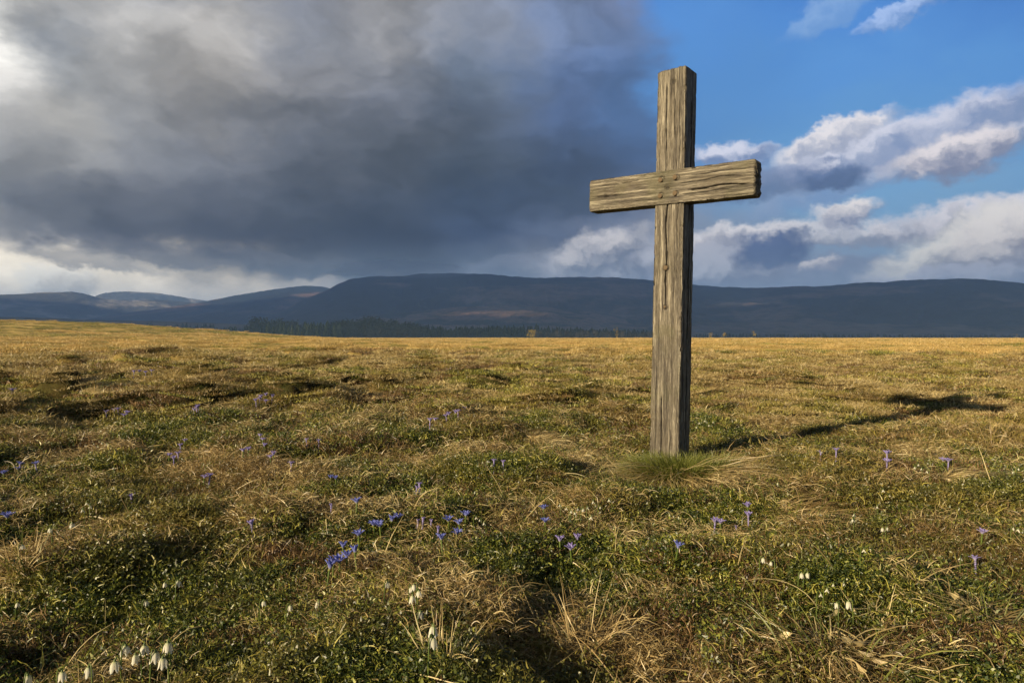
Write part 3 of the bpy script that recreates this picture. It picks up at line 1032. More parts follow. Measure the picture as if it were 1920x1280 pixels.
for (r0, r1, dens, sc0) in ((.8, 2.4, 1900, .80), (2.4, 4.5, 1500, .95), (4.5, 7, 700, 1.15)):
    area = HALF * (r1 * r1 - r0 * r0)
    n = int(area * dens)
    x, y, r = sector(n, r0, r1)
    g, s, b = veg_fields(x, y)
    pick = RNG.random(n) * (g + s + b)
    scl = sc0 * (.7 + RNG.random(n) * .6)
    isg = pick < g; iss = (~isg) & (pick < g + s); isb = ~(isg | iss)
    lf = isg & (RNG.random(n) < .5)
    put('leaf', x[lf], y[lf], scl[lf]); gg = isg & ~lf
    put('green', x[gg], y[gg], scl[gg])
    put('straw', x[iss], y[iss], scl[iss]); put('tangle', x[isb], y[isb], scl[isb])
for (r0, r1, dens, sc0) in ((6, 12, 62, .85), (12, 22, 26, 1.2), (21, 36, 9, 1.8)):
    n = int(HALF * (r1 * r1 - r0 * r0) * dens)
    x, y, r = sector(n, r0, r1)
    g, s, b = veg_fields(x, y)
    gold = sstep(r, 14, 34)
    g = g * (1 - .55 * gold); b = b * (1 - .5 * gold)
    pick = RNG.random(n) * (g + s * 1.25 + b)
    scl = sc0 * (.7 + RNG.random(n) * .6)
    isg = pick < g; iss = (~isg) & (pick < g + s * 1.25); isb = ~(isg | iss)
    put('midgreen', x[isg], y[isg], scl[isg], tilt=.12)
    put('midstraw', x[iss], y[iss], scl[iss], tilt=.12); put('midbrown', x[isb], y[isb], scl[isb], tilt=.12)
# scattered upright tufts
x, y, r = sector(2600, 1.0, 9); k = fbm(x / .8, y / .6, 231, 3) > .12
put('greentuft', x[k], y[k], .3 + RNG.random(k.sum()) * .3)
x, y, r = sector(5000, 7, 30); k = fbm(x / 1.5, y / 1.0, 233, 3) > .05
put('goldtuft', x[k], y[k], .4 + RNG.random(k.sum()) * .6)
# the field beyond: golden grass
for (r0, r1, n, s0) in ((28, 70, 9000, .9), (65, 150, 9000, 1.5), (140, 340, 9000, 2.4), (330, 720, 9000, 3.6)):
    x, y, r = sector(n, r0, r1)
    ol = fbm(x / (r1 * .13), y / (r1 * .045), 243, 4) > (.10 - .28 * sstep(-np.arctan2(x, y), .12, .40) * (r > 150) * (r < 260))
    k = ~ol & (fbm(x / (r1 * .12), y / (r1 * .07), 241, 3) > -.40)
    put('golden', x[k], y[k], s0 * (.6 + RNG.random(k.sum()) * .8), tilt=.05)
    put('olive', x[ol], y[ol], s0 * (.5 + RNG.random(ol.sum()) * .6), tilt=.05)

LBL = {'green': ('green_grass', 'short curling green grass blades covering the near moor'),
       'leaf': ('moss', 'low leafy green moss carpeting the foreground'),
       'straw': ('dry_grass', 'flattened pale straw lying over the hummocks'),
       'tangle': ('brown_heath', 'wiry brown heath stems tangled between the grass'),
       'midgreen': ('green_turf', 'short olive green turf over the hummocks in the middle distance'),
       'midstraw': ('bleached_turf', 'short bleached turf over the hummocks in the middle distance'),
       'midbrown': ('brown_turf', 'short brown heathery turf over the middle distance hummocks'),
       'golden': ('golden_grass', 'golden dead grass of the wide flat field'),
       'olive': ('olive_grass', 'darker olive streaks of grass crossing the golden field'),
       'goldtuft': ('golden_grass_tufts', 'small upright golden grass tufts dotted over the moor'),
       'greentuft': ('green_grass_tufts', 'small upright green grass tufts among the moss')}
for kk, lst in sets.items():
    if lst:
        scatter(LBL[kk][0], SRC[kk], np.vstack([q[0] for q in lst]), np.vstack([q[1] for q in lst]),
                np.concatenate([q[2] for q in lst]), LBL[kk][1])


# long bent straws lying and standing in the foreground, too many to count
def loose_straws():
    parts = []
    x, y, r = sector(1100, 1.15, 4.4)
    k = (fbm(x / .6, y / .5, 251, 3) > -.12)
    x, y = x[k], y[k]; n = len(x)
    b = np.stack([x, y, ground_z(x, y) + .01], 1)
    parts.append(strands(b, RNG.random(n) * 6.28, RNG.normal(.55, .35, n), .10 + RNG.random(n) * .14, .0018 + RNG.random(n) * .0016,
                         -RNG.random(n) * 2.0, 8, .07))
    v, f, a = merge(parts)
    link('loose_straw', new_mesh('loose_straw', v, f, M_STRAW, False, {'v': a}), kind='stuff', label='long bent straws strewn over the near grass')


loose_straws()


# ------------------------------------------------------------------ tussocks one can tell apart
def tussock(px, py, R_, n_green, n_straw, label, lean=(0, 0), up=1.0, upright=False, at=None, glen=.2, slen=.3, flat=False):
    if at is None:
        x0, y0 = on_ground(px, py)
    else:
        x0, y0 = at
    z0 = gz1(x0, y0)
    root = empty('grass_tussock', (x0, y0, z0), label=label, category='grass tussock')
    rng = np.random.default_rng(int(px * 7 + py))
    if n_straw:
        b = disk(n_straw, R_ * .35, rng)
        az_ = np.arctan2(b[:, 1], b[:, 0]) + rng.normal(0, .35, n_straw)
        az_ = np.arctan2(np.sin(az_) + lean[1] * 1.2, np.cos(az_) + lean[0] * 1.2)
        if upright:
            e0 = R(86) - rng.random(n_straw) * R(38); cu = -rng.random(n_straw) ** 2 * R(120)
        else:
            e0 = R(42) - rng.random(n_straw) * R(40); cu = -R(45) - rng.random(n_straw) * R(50)
        L_ = slen * (.45 + rng.random(n_straw) * .65)
        if flat:
            e0 = rng.normal(R(8), R(9), n_straw); cu = -rng.random(n_straw) * R(60)
            az_ = az_ + rng.normal(0, .3, n_straw); L_ = slen * (.25 + rng.random(n_straw) ** 1.3 * .85)
        b[:, 2] = ground_z(b[:, 0] + x0, b[:, 1] + y0) - z0 + (.02 if not upright else -.01)
        v, f, a = strands(b, az_, e0, L_, .0020 + rng.random(n_straw) * .0016, cu, 8, .09, rng)
        # keep the lying ends on the ground
        gzv = ground_z(v[:, 0] + x0, v[:, 1] + y0) - z0
        v[:, 2] = np.where(v[:, 2] < gzv + .035, gzv + .035 + .022 * a, v[:, 2])
        link('straw_skirt', new_mesh('straw_skirt', v, f, M_STRAW, False, {'v': a}), root)
    if n_green:
        b = disk(n_green, R_ * .62, rng)
        az_ = np.arctan2(b[:, 1], b[:, 0]) + rng.normal(0, .5, n_green)
        b[:, 2] = ground_z(b[:, 0] + x0, b[:, 1] + y0) - z0 - .01
        v, f, a = strands(b, az_, R(85) - rng.random(n_green) * R(40), glen * (.4 + rng.random(n_green) * .7), .0022 + rng.random(n_green) * .0016,
                          -R(15) - rng.random(n_green) * R(60), 6, .07, rng)
        link('green_blades', new_mesh('green_blades', v, f, M_FRESH, False, {'v': a}), root)
    return root


fx, fy = CX - .03, CY - .34
tussock(1245, 900, .40, 15000, 2600, 'big round tussock at the foot of the wooden cross, green above a straw skirt', lean=(.12, -.9), at=(fx, fy), glen=.17, slen=.56, flat=True)
tussock(1330, 870, .20, 1100, 160, 'dark green tussock just right of the foot of the cross', at=(CX + .26, CY - .06), glen=.15, slen=.2)
tussock(1490, 985, .22, 80, 620, 'combed over straw tussock lying right of the cross, bent to the right', lean=(1.4, -.5), slen=.26)
tussock(1355, 905, .32, 60, 900, 'straw covered hummock between the cross and the violet flowers on the right', lean=(.8, .1), slen=.24)
tussock(1790, 915, .26, 60, 700, 'straw tussock with trailing stems near the right edge', lean=(1.2, -.4), slen=.28)
tussock(1862, 850, .06, 10, 46, 'single upright tuft of yellow stalks by the right edge', upright=True, slen=.34)
tussock(1690, 740, .08, 0, 90, 'small pale upright tuft in the field beyond the end of the shadow', upright=True, slen=.30)
tussock(1095, 1235, .12, 90, 75, 'tall bent straw tuft at the bottom edge right of the middle', upright=True, slen=.21, glen=.09)
tussock(830, 1262, .10, 60, 45, 'ragged straw tuft at the bottom edge below the white bells', upright=True, slen=.15, glen=.08)
tussock(1640, 1180, .08, 70, 34, 'yellow straw tuft in the lower right beside the white bells', upright=True, slen=.14, glen=.08)
tussock(1850, 1190, .22, 60, 200, 'large sprawling straw tussock in the bottom right corner', lean=(.3, -.3), slen=.20)
tussock(1560, 1250, .20, 60, 110, 'low brownish straw tussock at the bottom right of the middle', lean=(.3, -.1), slen=.20)
tussock(985, 965, .10, 20, 110, 'pale straw tuft left of the snowdrop row near the cross', upright=True, slen=.13)
tussock(215, 995, .12, 20, 120, 'arched brown straw tuft right of the white bells on the left', lean=(.5, -.2), slen=.2)
tussock(45, 1075, .07, 20, 40, 'bent straw tuft standing at the left edge', upright=True, slen=.17)
tussock(150, 770, .30, 100, 500, 'pale straw mound near the left edge of the field', lean=(.3, 0), slen=.25)
tussock(1010, 835, .28, 30, 500, 'flattened straw tussock left of the cross in the middle distance', lean=(.9, -.1), slen=.25)

# ------------------------------------------------------------------ flowers
def petal_mat(name, ca, cb, cc):
    m, t, o = new_mat(name)
    at = t.n.new('ShaderNodeAttribute'); at.attribute_name = 'v'
    oi = t.n.new('ShaderNodeObjectInfo')
    c = t.ramp(at.outputs['Fac'], [(0, ca), (.35, cb), (1, cc)])
    d = t.n.new('ShaderNodeBsdfDiffuse'); t.put(d, 0, c)
    tr = t.n.new('ShaderNodeBsdfTranslucent'); t.put(tr, 0, c)
    mx = t.n.new('ShaderNodeMixShader'); mx.inputs[0].default_value = .4
    t.l.new(d.outputs[0], mx.inputs[1]); t.l.new(tr.outputs[0], mx.inputs[2]); t.l.new(mx.outputs[0], o.inputs[0])
    return m


M_BLUE = petal_mat('blue_petal', (.50, .48, .30), (.24, .27, .64), (.16, .19, .54))
M_VIOLET = petal_mat('violet_petal', (.55, .50, .40), (.38, .34, .62), (.30, .25, .54))
M_WHITE = petal_mat('white_petal', (.42, .46, .20), (.66, .64, .54), (.74, .73, .64))
M_YEL = blade_mat('flower_heart', (.50, .38, .05), (.62, .50, .08), (.7, .62, .2))


def petal(L_, wd, open_, cup):
    """one petal growing from the origin outwards along +X; open_: angle from upright"""
    ns, nw_ = 6, 4
    vs, fs, at = [], [], []
    for i in range(ns + 1):
        s = i / ns
        ang = open_ * (.35 + .75 * s)
        x = L_ * s * math.sin(ang); z = L_ * s * math.cos(ang)
        wv = wd * (math.sin(math.pi * min(s * .88 + .12, 1)) ** .75) * (1 if s < .99 else .35)
        for j in range(nw_ + 1):
            q = j / nw_ * 2 - 1
            vs.append((x - cup * (1 - q * q) * wd * math.cos(ang) * -1 * .5, q * wv / 2, z + cup * q * q * wd * .3)); at.append(s)
    for i in range(ns):
        for j in range(nw_):
            a_ = i * (nw_ + 1) + j
            fs.append((a_, a_ + 1, a_ + nw_ + 2, a_ + nw_ + 1))
    return np.array(vs), np.array(fs), np.array(at)


def tube(pts, r0, r1, n=7):
    pts = [Vector(p) for p in pts]
    vs, fs = [], []
    for i, p in enumerate(pts):
        d = (pts[min(i + 1, len(pts) - 1)] - pts[max(i - 1, 0)]).normalized()
        u = d.orthogonal().normalized(); w_ = d.cross(u)
        rr = r0 + (r1 - r0) * i / (len(pts) - 1)
        for k in range(n):
            a_ = 2 * math.pi * k / n
            vs.append(p + u * math.cos(a_) * rr + w_ * math.sin(a_) * rr)
    for i in range(len(pts) - 1):
        for k in range(n):
            fs.append((i * n + k, i * n + (k + 1) % n, (i + 1) * n + (k + 1) % n, (i + 1) * n + k))
    v = np.array([tuple(q) for q in vs])
    return v, np.array(fs), np.full(len(v), .5)


_cache = {}


def cached(key, fn, mat):
    if key not in _cache:
        v, f, a = fn()
        _cache[key] = new_mesh(key[0], v, f, mat, True, {'v': a})
    return _cache[key]


def crocus(x, y, head, size, colour, label, group, opening=1.0, rng=random):
    z = gz1(x, y)
    root = empty('spring_flower', (x, y, z), label=label, category='flower', group=group)
    root.rotation_euler = (rng.uniform(-.1, .15), rng.uniform(-.12, .2), rng.uniform(0, 6.28))
    mat = M_BLUE if colour == 'blue' else M_VIOLET
    hk = round(head, 3)
    st_ = link('stem', cached(('stem', hk), lambda: tube([(0, 0, -.02), (.002, 0, hk * .5), (0, 0, hk - .004), (0, 0, hk + .006)], .0022, .0042), M_STEM if colour == 'blue' else M_VIOLET), root)
    k = 0
    for ring, (n, L_, wd, op) in enumerate(((6, .030, .0115, .95), (4, .025, .010, .60))):
        for i in range(n):
            key = ('petal', colour, ring, round(opening, 1), round(size, 2))
            me = cached(key, lambda: petal(L_ * size, wd * size, op * opening, .5), mat)
            p = link('petal', me, root)
            p.location = (0, 0, head)
            p.rotation_euler = (rng.uniform(-.12, .12), rng.uniform(-.15, .15), 2 * math.pi * (i + .5 * ring) / n + rng.uniform(-.15, .15))
    c = link('flower_heart', cached(('flower_heart', 0), lambda: tube([(0, 0, 0), (0, 0, .007), (0, 0, .013), (0, 0, .0155)], .0036, .0012), M_YEL), root)
    c.location = (0, 0, head); c.scale = (size, size, size)
    return root


def bell_mesh(s):
    n, prof = 18, [(.0015, 0), (.0046, -.0022), (.0070, -.0070), (.0078, -.0125), (.0082, -.0165), (.0094, -.0200)]
    vs, fs, at = [], [], []
    for i, (r_, z_) in enumerate(prof):
        for k in range(n):
            a_ = 2 * math.pi * k / n
            lob = 1 + .13 * math.cos(6 * a_) * (i / 5)
            zz = z_ - (.0050 * (1 - abs(math.cos(3 * a_))) * -1 if i == len(prof) - 1 else 0)
            vs.append((r_ * lob * math.cos(a_) * s, r_ * lob * math.sin(a_) * s, zz * s)); at.append(i / 5)
    for i in range(len(prof) - 1):
        for k in range(n):
            fs.append((i * n + k, i * n + (k + 1) % n, (i + 1) * n + (k + 1) % n, (i + 1) * n + k))
    return np.array(vs), np.array(fs), np.array(at)


def bell_petal(s):
    prof = [(.0013, 0), (.0048, -.0022), (.0072, -.0070), (.0080, -.0125), (.0083, -.0165), (.0094, -.0195), (.0102, -.0215)]
    hw = [.55, .55, .56, .54, .44, .25, .04]
    vs, fs, at = [], [], []
    for i, ((r_, z_), w_) in enumerate(zip(prof, hw)):
        for j in range(5):
            q = j / 2 - 1
            a_ = q * w_
            rr = r_ * (1 - .06 * abs(q))
            vs.append((rr * math.cos(a_) * s, rr * math.sin(a_) * s, z_ * s)); at.append(i / 6)
    for i in range(len(prof) - 1):
        for j in range(4):
            a_ = i * 5 + j
            fs.append((a_, a_ + 1, a_ + 6, a_ + 5))
    return np.array(vs), np.array(fs), np.array(at)


def drop_petal(s):
    v, f, a = petal(.017 * s, .008 * s, .5, .6)
    v[:, 2] *= -1
    return v, f, a


def snowdrop(x, y, head, size, label, group, kind='bell', rng=random):
    z = gz1(x, y)
    root = empty('white_bell_flower', (x, y, z), label=label, category='flower', group=group)
    root.rotation_euler = (0, 0, rng.uniform(0, 6.28))
    h = round(head, 3); b = .016 * size
    pts = [(-.012, 0, -.02), (-.010, 0, h * .5), (-.008, 0, h + .006), (-.005, 0, h + .016 * size), (0, 0, h + .016 * size), (.002, 0, h + .009 * size)]
    link('stem', cached(('stem', 'w', h, round(size, 2)), lambda: tube(pts, .0016, .0010), M_STEM), root)
    cap = link('flower_cap', cached(('flower_cap', 0), lambda: tube([(0, 0, .004), (0, 0, .001), (0, 0, -.003)], .0016, .0034), M_STEM), root)
    cap.location = (.002, 0, h + .009 * size); cap.scale = (size,) * 3
    if kind == 'bell':
        tx, ty = rng.uniform(-.25, .25), rng.uniform(-.25, .25)
        for i in range(6):
            p = link('petal', cached(('petal', 'bell', round(size, 2)), lambda: bell_petal(size), M_WHITE), root)
            p.location = (.002, 0, h + .009 * size)
            k_ = 1.0 if i % 2 else .93
            p.scale = (k_, k_, 1)
            p.rotation_euler = Matrix.Rotation(ty, 3, 'Y').to_4x4().to_euler() if False else (tx * math.cos(i * 1.047) * .5 + rng.uniform(-.05, .05), -ty * .3 + rng.uniform(-.14, .05), i * 1.0472)
    else:
        for i in range(3 if kind == 'drop' else 5):
            p = link('petal', cached(('petal', 'w', round(size, 2)), lambda: drop_petal(size), M_WHITE), root)
            p.location = (.002, 0, h + .008 * size)
            p.rotation_euler = (rng.uniform(-.1, .1), rng.uniform(-.1, .1), 2 * math.pi * i / (3 if kind == 'drop' else 5))
    # one narrow leaf
    return root


ORD = ['leftmost', 'second from left', 'third from left', 'fourth from left', 'fifth from left', 'sixth from left', 'seventh from left',
       'eighth from left', 'ninth from left', 'tenth from left', 'eleventh from left', 'twelfth from left', 'thirteenth from left']
#  (what, where, colour, [(px, py), ...])
BLUE = [
    ('in the dense bunch ending the row', 'blue', [(612, 1066), (624, 1056), (637, 1049)], 1.12),
    ('just above the dense blue bunch', 'blue', [(650, 1047), (671, 1038), (643, 1025)], 1.0),
    ('in the upper row left of the cross', 'blue', [(675, 999), (703, 982), (716, 983), (730, 976), (741, 971)], 1.0),
    ('alone above the blue row', 'blue', [(668, 943)], 1.05),
    ('paired with pale buds above the blue row', 'blue', [(621, 893), (631, 895)], .8),
    ('small and half shut, left above the blue row', 'violet', [(621, 949)], .6),
    ('half shut between row and clump', 'violet', [(783, 978), (792, 975), (806, 979), (821, 991)], .62),
    ('in the clump right of the long blue row', 'blue', [(830, 1012), (842, 973), (851, 997), (866, 981), (871, 965)], 1.0),
    ('left of the tussock at the cross foot', 'blue', [(1024, 976), (1021, 952)], .9),
    ('in the violet trio below the snowdrop row', 'violet', [(1051, 1016), (1073, 1028), (1080, 1012)], 1.0),
    ('faint, far above the blue row', 'violet', [(776, 914), (786, 908)], .8),
    ('on the mound left of the cross', 'violet', [(926, 866), (945, 867)], .75),
    ('alone in front of the cross tussock', 'blue', [(1264, 1028)], 1.05),
    ('in the violet pair right of the cross tussock', 'violet', [(1340, 977), (1352, 980)], 1.0),
    ('dim bud right of the violet pair', 'violet', [(1379, 988)], .55),
    ('in the upright pair between tussock and lying straw', 'violet', [(1406, 948), (1404, 965)], .95),
    ('by the cross shadow, left of the tall violet ones', 'violet', [(1537, 847), (1569, 845)], .9),
    ('in the tall stacked pair below the cross shadow', 'violet', [(1665, 850), (1664, 864)], 1.05),
    ('wide open, near the right edge below the shadow', 'violet', [(1767, 862), (1779, 864)], 1.1),
    ('pale, alone at the right above the corner straw', 'violet', [(1838, 998)], .95),
    ('dim, above the bottom right straw', 'violet', [(1832, 1049)], .8),
    ('at the far left above the white bells', 'blue', [(7, 886), (33, 868), (34, 878), (69, 867)], .95),
    ('cut by the left edge of the view', 'blue', [(11, 970)], 1.1),
    ('alone left of the middle, above arched straw', 'violet', [(246, 931)], .85),
    ('in the pair left, under a white bell', 'violet', [(379, 893), (390, 892)], .95),
    ('alone by the brown tangle left of centre', 'violet', [(476, 984)], .9),
    ('in the slanting group on the left slope', 'violet', [(316, 851), (325, 857), (334, 849), (338, 834), (347, 825)], .95),
    ('in the loose group right of the slanting one', 'violet', [(456, 844), (465, 841), (494, 834), (490, 823), (484, 816), (514, 850), (507, 856)], .95),
    ('faint, below the loose left group', 'violet', [(546, 868)], .8),
    ('faint, right of the loose left group', 'violet', [(575, 825), (598, 825)], .8),
    ('far off among the left hummocks', 'violet', [(492, 743), (501, 741), (486, 747), (509, 744), (481, 750), (497, 750)], 1.3),
    ('far off beside the middle left hummock', 'violet', [(367, 764), (373, 762), (362, 768)], 1.2),
    ('far off on the pale left mound', 'violet', [(198, 771), (212, 768), (222, 766), (230, 777), (236, 772)], 1.3),
    ('far off in the middle of the moor', 'violet', [(852, 773), (860, 770), (845, 776), (806, 788), (868, 768), (838, 779), (813, 785)], 1.2),
    ('in the farthest faint patch on the left', 'violet', [(250, 697), (262, 696), (274, 697), (283, 695), (20, 733)], 1.6),
]
for (where, colour, pts, size) in BLUE:
    order = sorted(range(len(pts)), key=lambda q: pts[q][0])
    for i, (px, py) in enumerate(pts):
        head = (.070 + .014 * random.random()) * min(size, 1.1)
        x, y = on_ground(px, py + 4, head)
        y = min(y, 20)
        o_lab = '' if len(pts) == 1 else (', ' + ORD[order.index(i)])
        lab = '%s flower %s%s' % (colour, where, o_lab)
        crocus(x, y, head, size, colour, lab, 'blue and violet spring flowers in the moor grass', opening=.5 + .45 * random.random() if size > .7 else .35)

WHITE = [
    ('single white bell right below the lower end of the blue row', [(725, 1096)], 'bell', 1.0),
    ('white bell in the bunch below the blue row', [(769, 1105), (777, 1102), (784, 1113), (773, 1123)], 'bell', 1.0),
    ('white bell below the bunch of bells', [(787, 1154)], 'bell', 1.0),
    ('white bell at the bottom, one above the other', [(812, 1183), (810, 1205)], 'bell', 1.15),
    ('white bell left below the blue row, in line', [(492, 1132), (542, 1140), (596, 1133)], 'bell', 1.0),
    ('small snowdrop right of the blue clump', [(892, 972), (900, 976), (908, 982)], 'drop', .8),
    ('snowdrop in the row before the cross', [(1050, 948), (1063, 954), (1071, 960), (1078, 962), (1084, 955), (1093, 957), (1102, 953), (1108, 971), (1113, 944), (1118, 950), (1125, 952), (1143, 941)], 'drop', 1.0),
    ('big white bell in the bottom left bunch', [(165, 1261), (215, 1250), (232, 1219), (254, 1236), (269, 1218), (288, 1232), (305, 1243), (314, 1214)], 'bell', 1.25),
    ('yellowed bell at the bottom left', [(112, 1269), (48, 1276)], 'bell', 1.2),
    ('greenish half open bell left of centre', [(309, 1096), (332, 1095)], 'bell', 1.0),
    ('pale bud left, between straws', [(271, 1131)], 'bell', .8),
    ('pale bell in the shade near the left edge', [(30, 1134)], 'bell', .9),
    ('white bell on the left slope', [(39, 1028), (93, 994), (133, 985)], 'bell', 1.05),
    ('white bell in the left slope bunch', [(154, 958), (162, 946), (188, 942), (168, 951)], 'drop', 1.1),
    ('snowdrop above the violet pair on the left', [(388, 875), (381, 871)], 'drop', 1.0),
    ('snowdrop right of the violet pair', [(429, 890)], 'drop', 1.0),
    ('snowdrop far left on the slope', [(212, 879)], 'drop', .9),
    ('snowdrop in the pale patch on the left slope', [(175, 834), (183, 838), (191, 832), (200, 836), (186, 829)], 'drop', 1.0),
    ('white bell with drooping neighbour, lower right', [(1571, 1136), (1594, 1134)], 'bell', 1.1),
    ('small white bell above the drooping two', [(1539, 1117), (1551, 1107), (1564, 1099), (1584, 1096)], 'drop', .95),
    ('white bell in the lower right middle', [(1503, 1081), (1514, 1080)], 'bell', .9),
    ('pale drooping bell below the lying straw', [(1431, 1052), (1448, 1057)], 'bell', .85),
    ('snowdrop in the close pair on the right', [(1656, 993), (1664, 992)], 'bell', .85),
    ('snowdrop left of the close pair', [(1600, 978), (1603, 967)], 'drop', .9),
    ('snowdrop high above the close pair', [(1646, 951)], 'drop', .9),
    ('snowdrop in the upper right pair', [(1656, 922), (1668, 929)], 'drop', .9),
    ('snowdrop at the right edge, lower', [(1901, 992), (1910, 995)], 'drop', 1.0),
    ('snowdrop above the corner straw', [(1803, 1048)], 'drop', .9),
    ('snowdrop between the drooping bells and close pair', [(1620, 1035)], 'drop', .85),
    ('snowdrop at the right edge, upper', [(1901, 886), (1910, 880)], 'drop', 1.0),
    ('white flower on the straw mound, right', [(1716, 877), (1729, 880), (1740, 886), (1722, 872)], 'drop', .95),
    ('tiny white flower behind the cross, right side', [(1312, 795), (1322, 790), (1330, 798), (1306, 802), (1338, 792)], 'drop', 1.1),
    ('tiny white flower on the mound left of the cross', [(905, 872), (914, 868), (922, 874), (896, 878)], 'drop', .95),
]
for (where, pts, kind, size) in WHITE:
    size *= .82
    order = sorted(range(len(pts)), key=lambda q: pts[q][0])
    for i, (px, py) in enumerate(pts):
        head = .070 + .022 * random.random()
        x, y = on_ground(px, py, head)
        o_lab = '' if len(pts) == 1 else (', ' + ORD[order.index(i)])
        snowdrop(x, y, head, round(size * random.choice((.82, .92, 1.0, 1.08)), 2), where + o_lab, 'white bells and snowdrops in the grass', kind)


# ------------------------------------------------------------------ the far wood and the trees at the field's edge
def bark_mat():
    m, t, o = new_mat('bark')
    g = t.n.new('ShaderNodeNewGeometry').outputs['Position']
    principled(t, o, t.mix(t.noise(g, 4, 4, .6), (.03, .024, .018), (.085, .068, .05)), .95, .05)
    return m


def foliage_mat(name, a_, b_, c_):
    m, t, o = new_mat(name)
    at = t.n.new('ShaderNodeAttribute'); at.attribute_name = 'v'
    oi = t.n.new('ShaderNodeObjectInfo')
    f_ = t.math('ADD', t.math('MULTIPLY', at.outputs['Fac'], .5), t.math('MULTIPLY', oi.outputs['Random'], .5))
    principled(t, o, t.ramp(f_, [(.1, a_), (.5, b_), (.9, c_)]), .95, .05)
    return m


M_BARK = bark_mat()
M_PINE = foliage_mat('conifer_green', (.008, .013, .008), (.018, .026, .013), (.05, .058, .026))
M_BARE = foliage_mat('bare_twigs', (.030, .025, .022), (.052, .045, .038), (.085, .074, .058))
M_GOLDLEAF = foliage_mat('golden_foliage', (.16, .11, .015), (.27, .19, .03), (.42, .31, .06))


def conifer(rng, H=1.0):
    vs, fs, at = [], [], []
    n = 11
    for lv in range(13):
        s = lv / 13
        z0 = H * (.10 + .86 * s); r0 = H * .235 * (1 - s) ** .8 * rng.uniform(.75, 1.2) + .006
        for k in range(n):
            a_ = 2 * math.pi * (k + rng.uniform(-.3, .3)) / n
            rr = r0 * rng.uniform(.6, 1.25)
            w_ = r0 * .42
            b = len(vs)
            cx_, sy_ = math.cos(a_), math.sin(a_)
            vs += [(0, 0, z0 + H * .075), (cx_ * rr - sy_ * w_, sy_ * rr + cx_ * w_, z0 - H * .03), (cx_ * rr * 1.2, sy_ * rr * 1.2, z0 - H * .055), (cx_ * rr + sy_ * w_, sy_ * rr - cx_ * w_, z0 - H * .03)]
            fs.append((b, b + 1, b + 2, b + 3)); at += [rng.random()] * 4
    b = len(vs)
    for k in range(4):
        a_ = math.pi / 2 * k
        vs += [(math.cos(a_) * .012 * H, math.sin(a_) * .012 * H, -.02)]
    for k in range(4):
        vs += [(0, 0, H * .9)]
    for k in range(4):
        fs.append((b + k, b + (k + 1) % 4, b + 4 + (k + 1) % 4, b + 4 + k))
    at += [.1] * 8
    return np.array(vs), np.array(fs), np.array(at)


def round_tree(rng, H=1.0, crown_r=.30, leaves=170, leaf=.05, base=.25):
    """crown as a cloud of leaf faces gathered in uneven clumps"""
    cl = [(rng.gauss(0, crown_r * .5), rng.gauss(0, crown_r * .5), H * (base + (.97 - base) * rng.random())) for _ in range(9)]
    vs, fs, at = [], [], []
    for k in range(leaves):
        c_ = cl[k % 9]
        p = [c_[0] + rng.gauss(0, crown_r * .30), c_[1] + rng.gauss(0, crown_r * .30), min(H, c_[2] + rng.gauss(0, crown_r * .28))]
        u = Vector((rng.gauss(0, 1), rng.gauss(0, 1), rng.gauss(0, 1))).normalized(); w_ = u.orthogonal().normalized()
        s = leaf * rng.uniform(.6, 1.4); b = len(vs)
        for aa, bb in ((-1, -.6), (1, -.7), (.8, .8), (-.7, .9)):
            vs.append((p[0] + u.x * aa * s + w_.x * bb * s, p[1] + u.y * aa * s + w_.y * bb * s, p[2] + u.z * aa * s + w_.z * bb * s))
        fs.append((b, b + 1, b + 2, b + 3)); at += [rng.random()] * 4
    return np.array(vs), np.array(fs), np.array(at), cl


def bare_twigs(rng, H=1.0, spread=.28, n=60, wd=.012):
    b = np.zeros((n, 3)); r_ = np.random.default_rng(rng.randrange(10000))
    b[:, 2] = H * (.12 + .5 * r_.random(n))
    return strands(b, r_.random(n) * 6.28, R(70) - r_.random(n) * R(50), H * (.18 + .35 * r_.random(n)), np.full(n, wd), r_.normal(.3, .4, n), 4, .2, r_)


def limbs(rng, H, cl, r0):
    parts = [tube([(0, 0, -.03 * H), (0.01 * H, 0, H * .2), (-.01 * H, .01 * H, H * .45), (0, 0, H * .75)], r0, r0 * .25, 7)]
    for c_ in cl[:6]:
        z0 = max(.15 * H, c_[2] * .45)
        parts.append(tube([(0, 0, z0), (c_[0] * .5, c_[1] * .5, (z0 + c_[2]) * .55), c_], r0 * .4, r0 * .1, 5))
    v, f, a = merge(parts)
    return v, f, a


rg = random.Random(5)
con_src = []
for k in range(5):
    v, f, a = conifer(rg)
    con_src.append(bpy.data.objects.new('conifer_source', new_mesh('conifer_source', v, f, M_PINE, False, {'v': a})))
bare_src = []
for k in range(4):
    v, f, a = bare_twigs(rg, 1.0, .3, 90, .016)
    v2, f2, a2, cl = round_tree(rg, 1.0, .26, 110, .035, .3)
    V_, F_, A_ = merge([(v, f, a), (v2, f2, a2)])
    bare_src.append(bpy.data.objects.new('bare_source', new_mesh('bare_source', V_, F_, M_BARE, False, {'v': A_})))


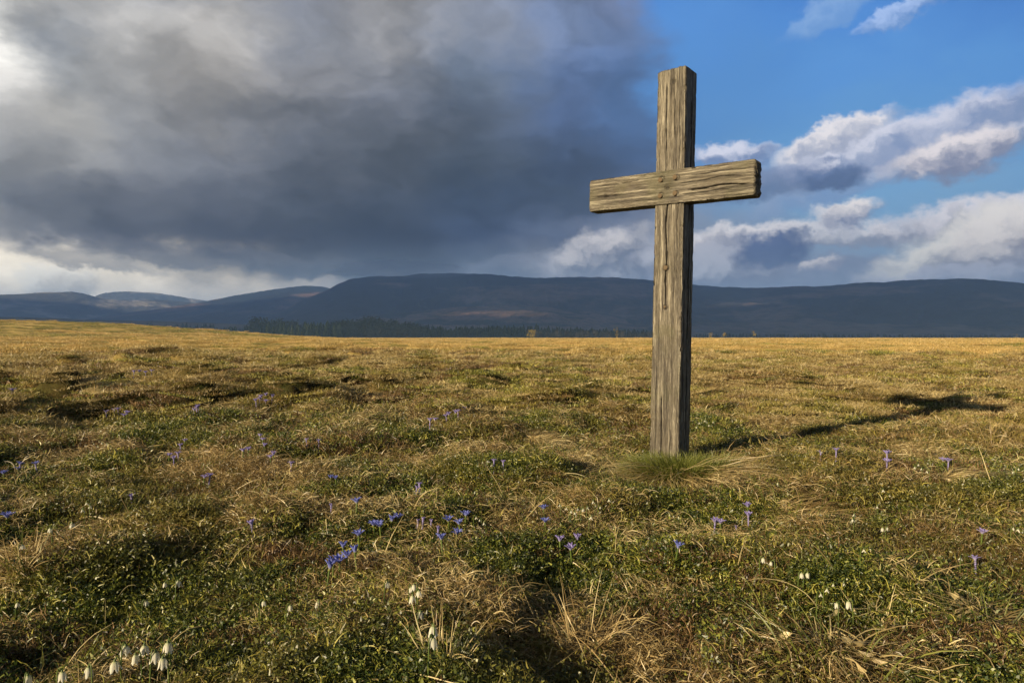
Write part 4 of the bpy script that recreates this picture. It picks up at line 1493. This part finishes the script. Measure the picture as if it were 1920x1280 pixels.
def wood(name, srcs, spans, label):
    """spans: (px from, px to, top py, distance, depth, count)"""
    pts, rots, scls = [], [], []
    for (xa, xb, ya, yb, d0, dep, n) in spans:
        for k in range(n):
            s = rg.random(); px = xa + (xb - xa) * s
            d = d0 + dep * rg.random()
            top = ya + (yb - ya) * s
            Hh = (632 - top) / F * d * rg.choice((.5, .75, .9, 1.0, 1.15)) * rg.uniform(.85, 1.15)
            x, y = (px - 960) / F * d, d
            pts.append((x, y, gz1(x, y) - .3)); rots.append((rg.uniform(-.03, .03), rg.uniform(-.03, .03), rg.uniform(0, 6.28))); scls.append(Hh)
    return scatter(name, srcs, pts, rots, scls, label)


wood('conifer_wood', con_src, [(400, 520, 616, 606, 1000, 240, 150), (500, 640, 606, 605, 860, 140, 230), (800, 1010, 614, 610, 980, 150, 420),
                               (1000, 1240, 612, 618, 1100, 150, 330), (1280, 1930, 624, 626, 1700, 200, 420), (640, 830, 604, 612, 1200, 150, 230), (-300, 400, 600, 610, 1900, 250, 700)],
     'distant band of dark conifers between the golden field and the hills')
wood('bare_wood', bare_src, [(470, 560, 600, 604, 1060, 100, 110), (620, 700, 606, 600, 960, 180, 210), (690, 800, 599, 612, 960, 180, 280), (1000, 1240, 618, 620, 900, 120, 160)],
     'grey leafless woodland on the knoll left of the cross')


def lone_tree(px, H, dist, label, mat, leaves=420, crown=.34, leaf=.05, base=.12):
    x, y = (px - 960) / F * dist, dist
    root = empty('lone_tree', (x, y, gz1(x, y) - .1), label=label, category='tree')
    v, f, a, cl = round_tree(rg, H, crown * H, leaves, leaf * H * .6, base)
    link('crown', new_mesh('crown', v, f, mat, False, {'v': a}), root)
    v, f, a = limbs(rg, H, cl, .03 * H)
    link('trunk', new_mesh('trunk', v, f, M_BARK, True), root)
    return root


lone_tree(997, 8.5, 690, 'round golden green bush tree at the field edge left of the cross', M_GOLDLEAF, 520, .42)
lone_tree(1156, 11.5, 700, 'slim pale leafless tree just left of the cross at the field edge', M_GOLDLEAF, 150, .16, .04)
lone_tree(1332, 6.0, 690, 'small golden bush at the field edge right of the cross', M_GOLDLEAF, 260, .30)
lone_tree(1358, 6.5, 700, 'golden bush second right of the cross at the field edge', M_GOLDLEAF, 260, .30)
lone_tree(1414, 7.0, 690, 'narrow golden shrub farther right along the field edge', M_GOLDLEAF, 260, .24)
lone_tree(1905, 4.5, 690, 'tiny pale shrub on the field edge at the right of the view', M_GOLDLEAF, 160, .30)
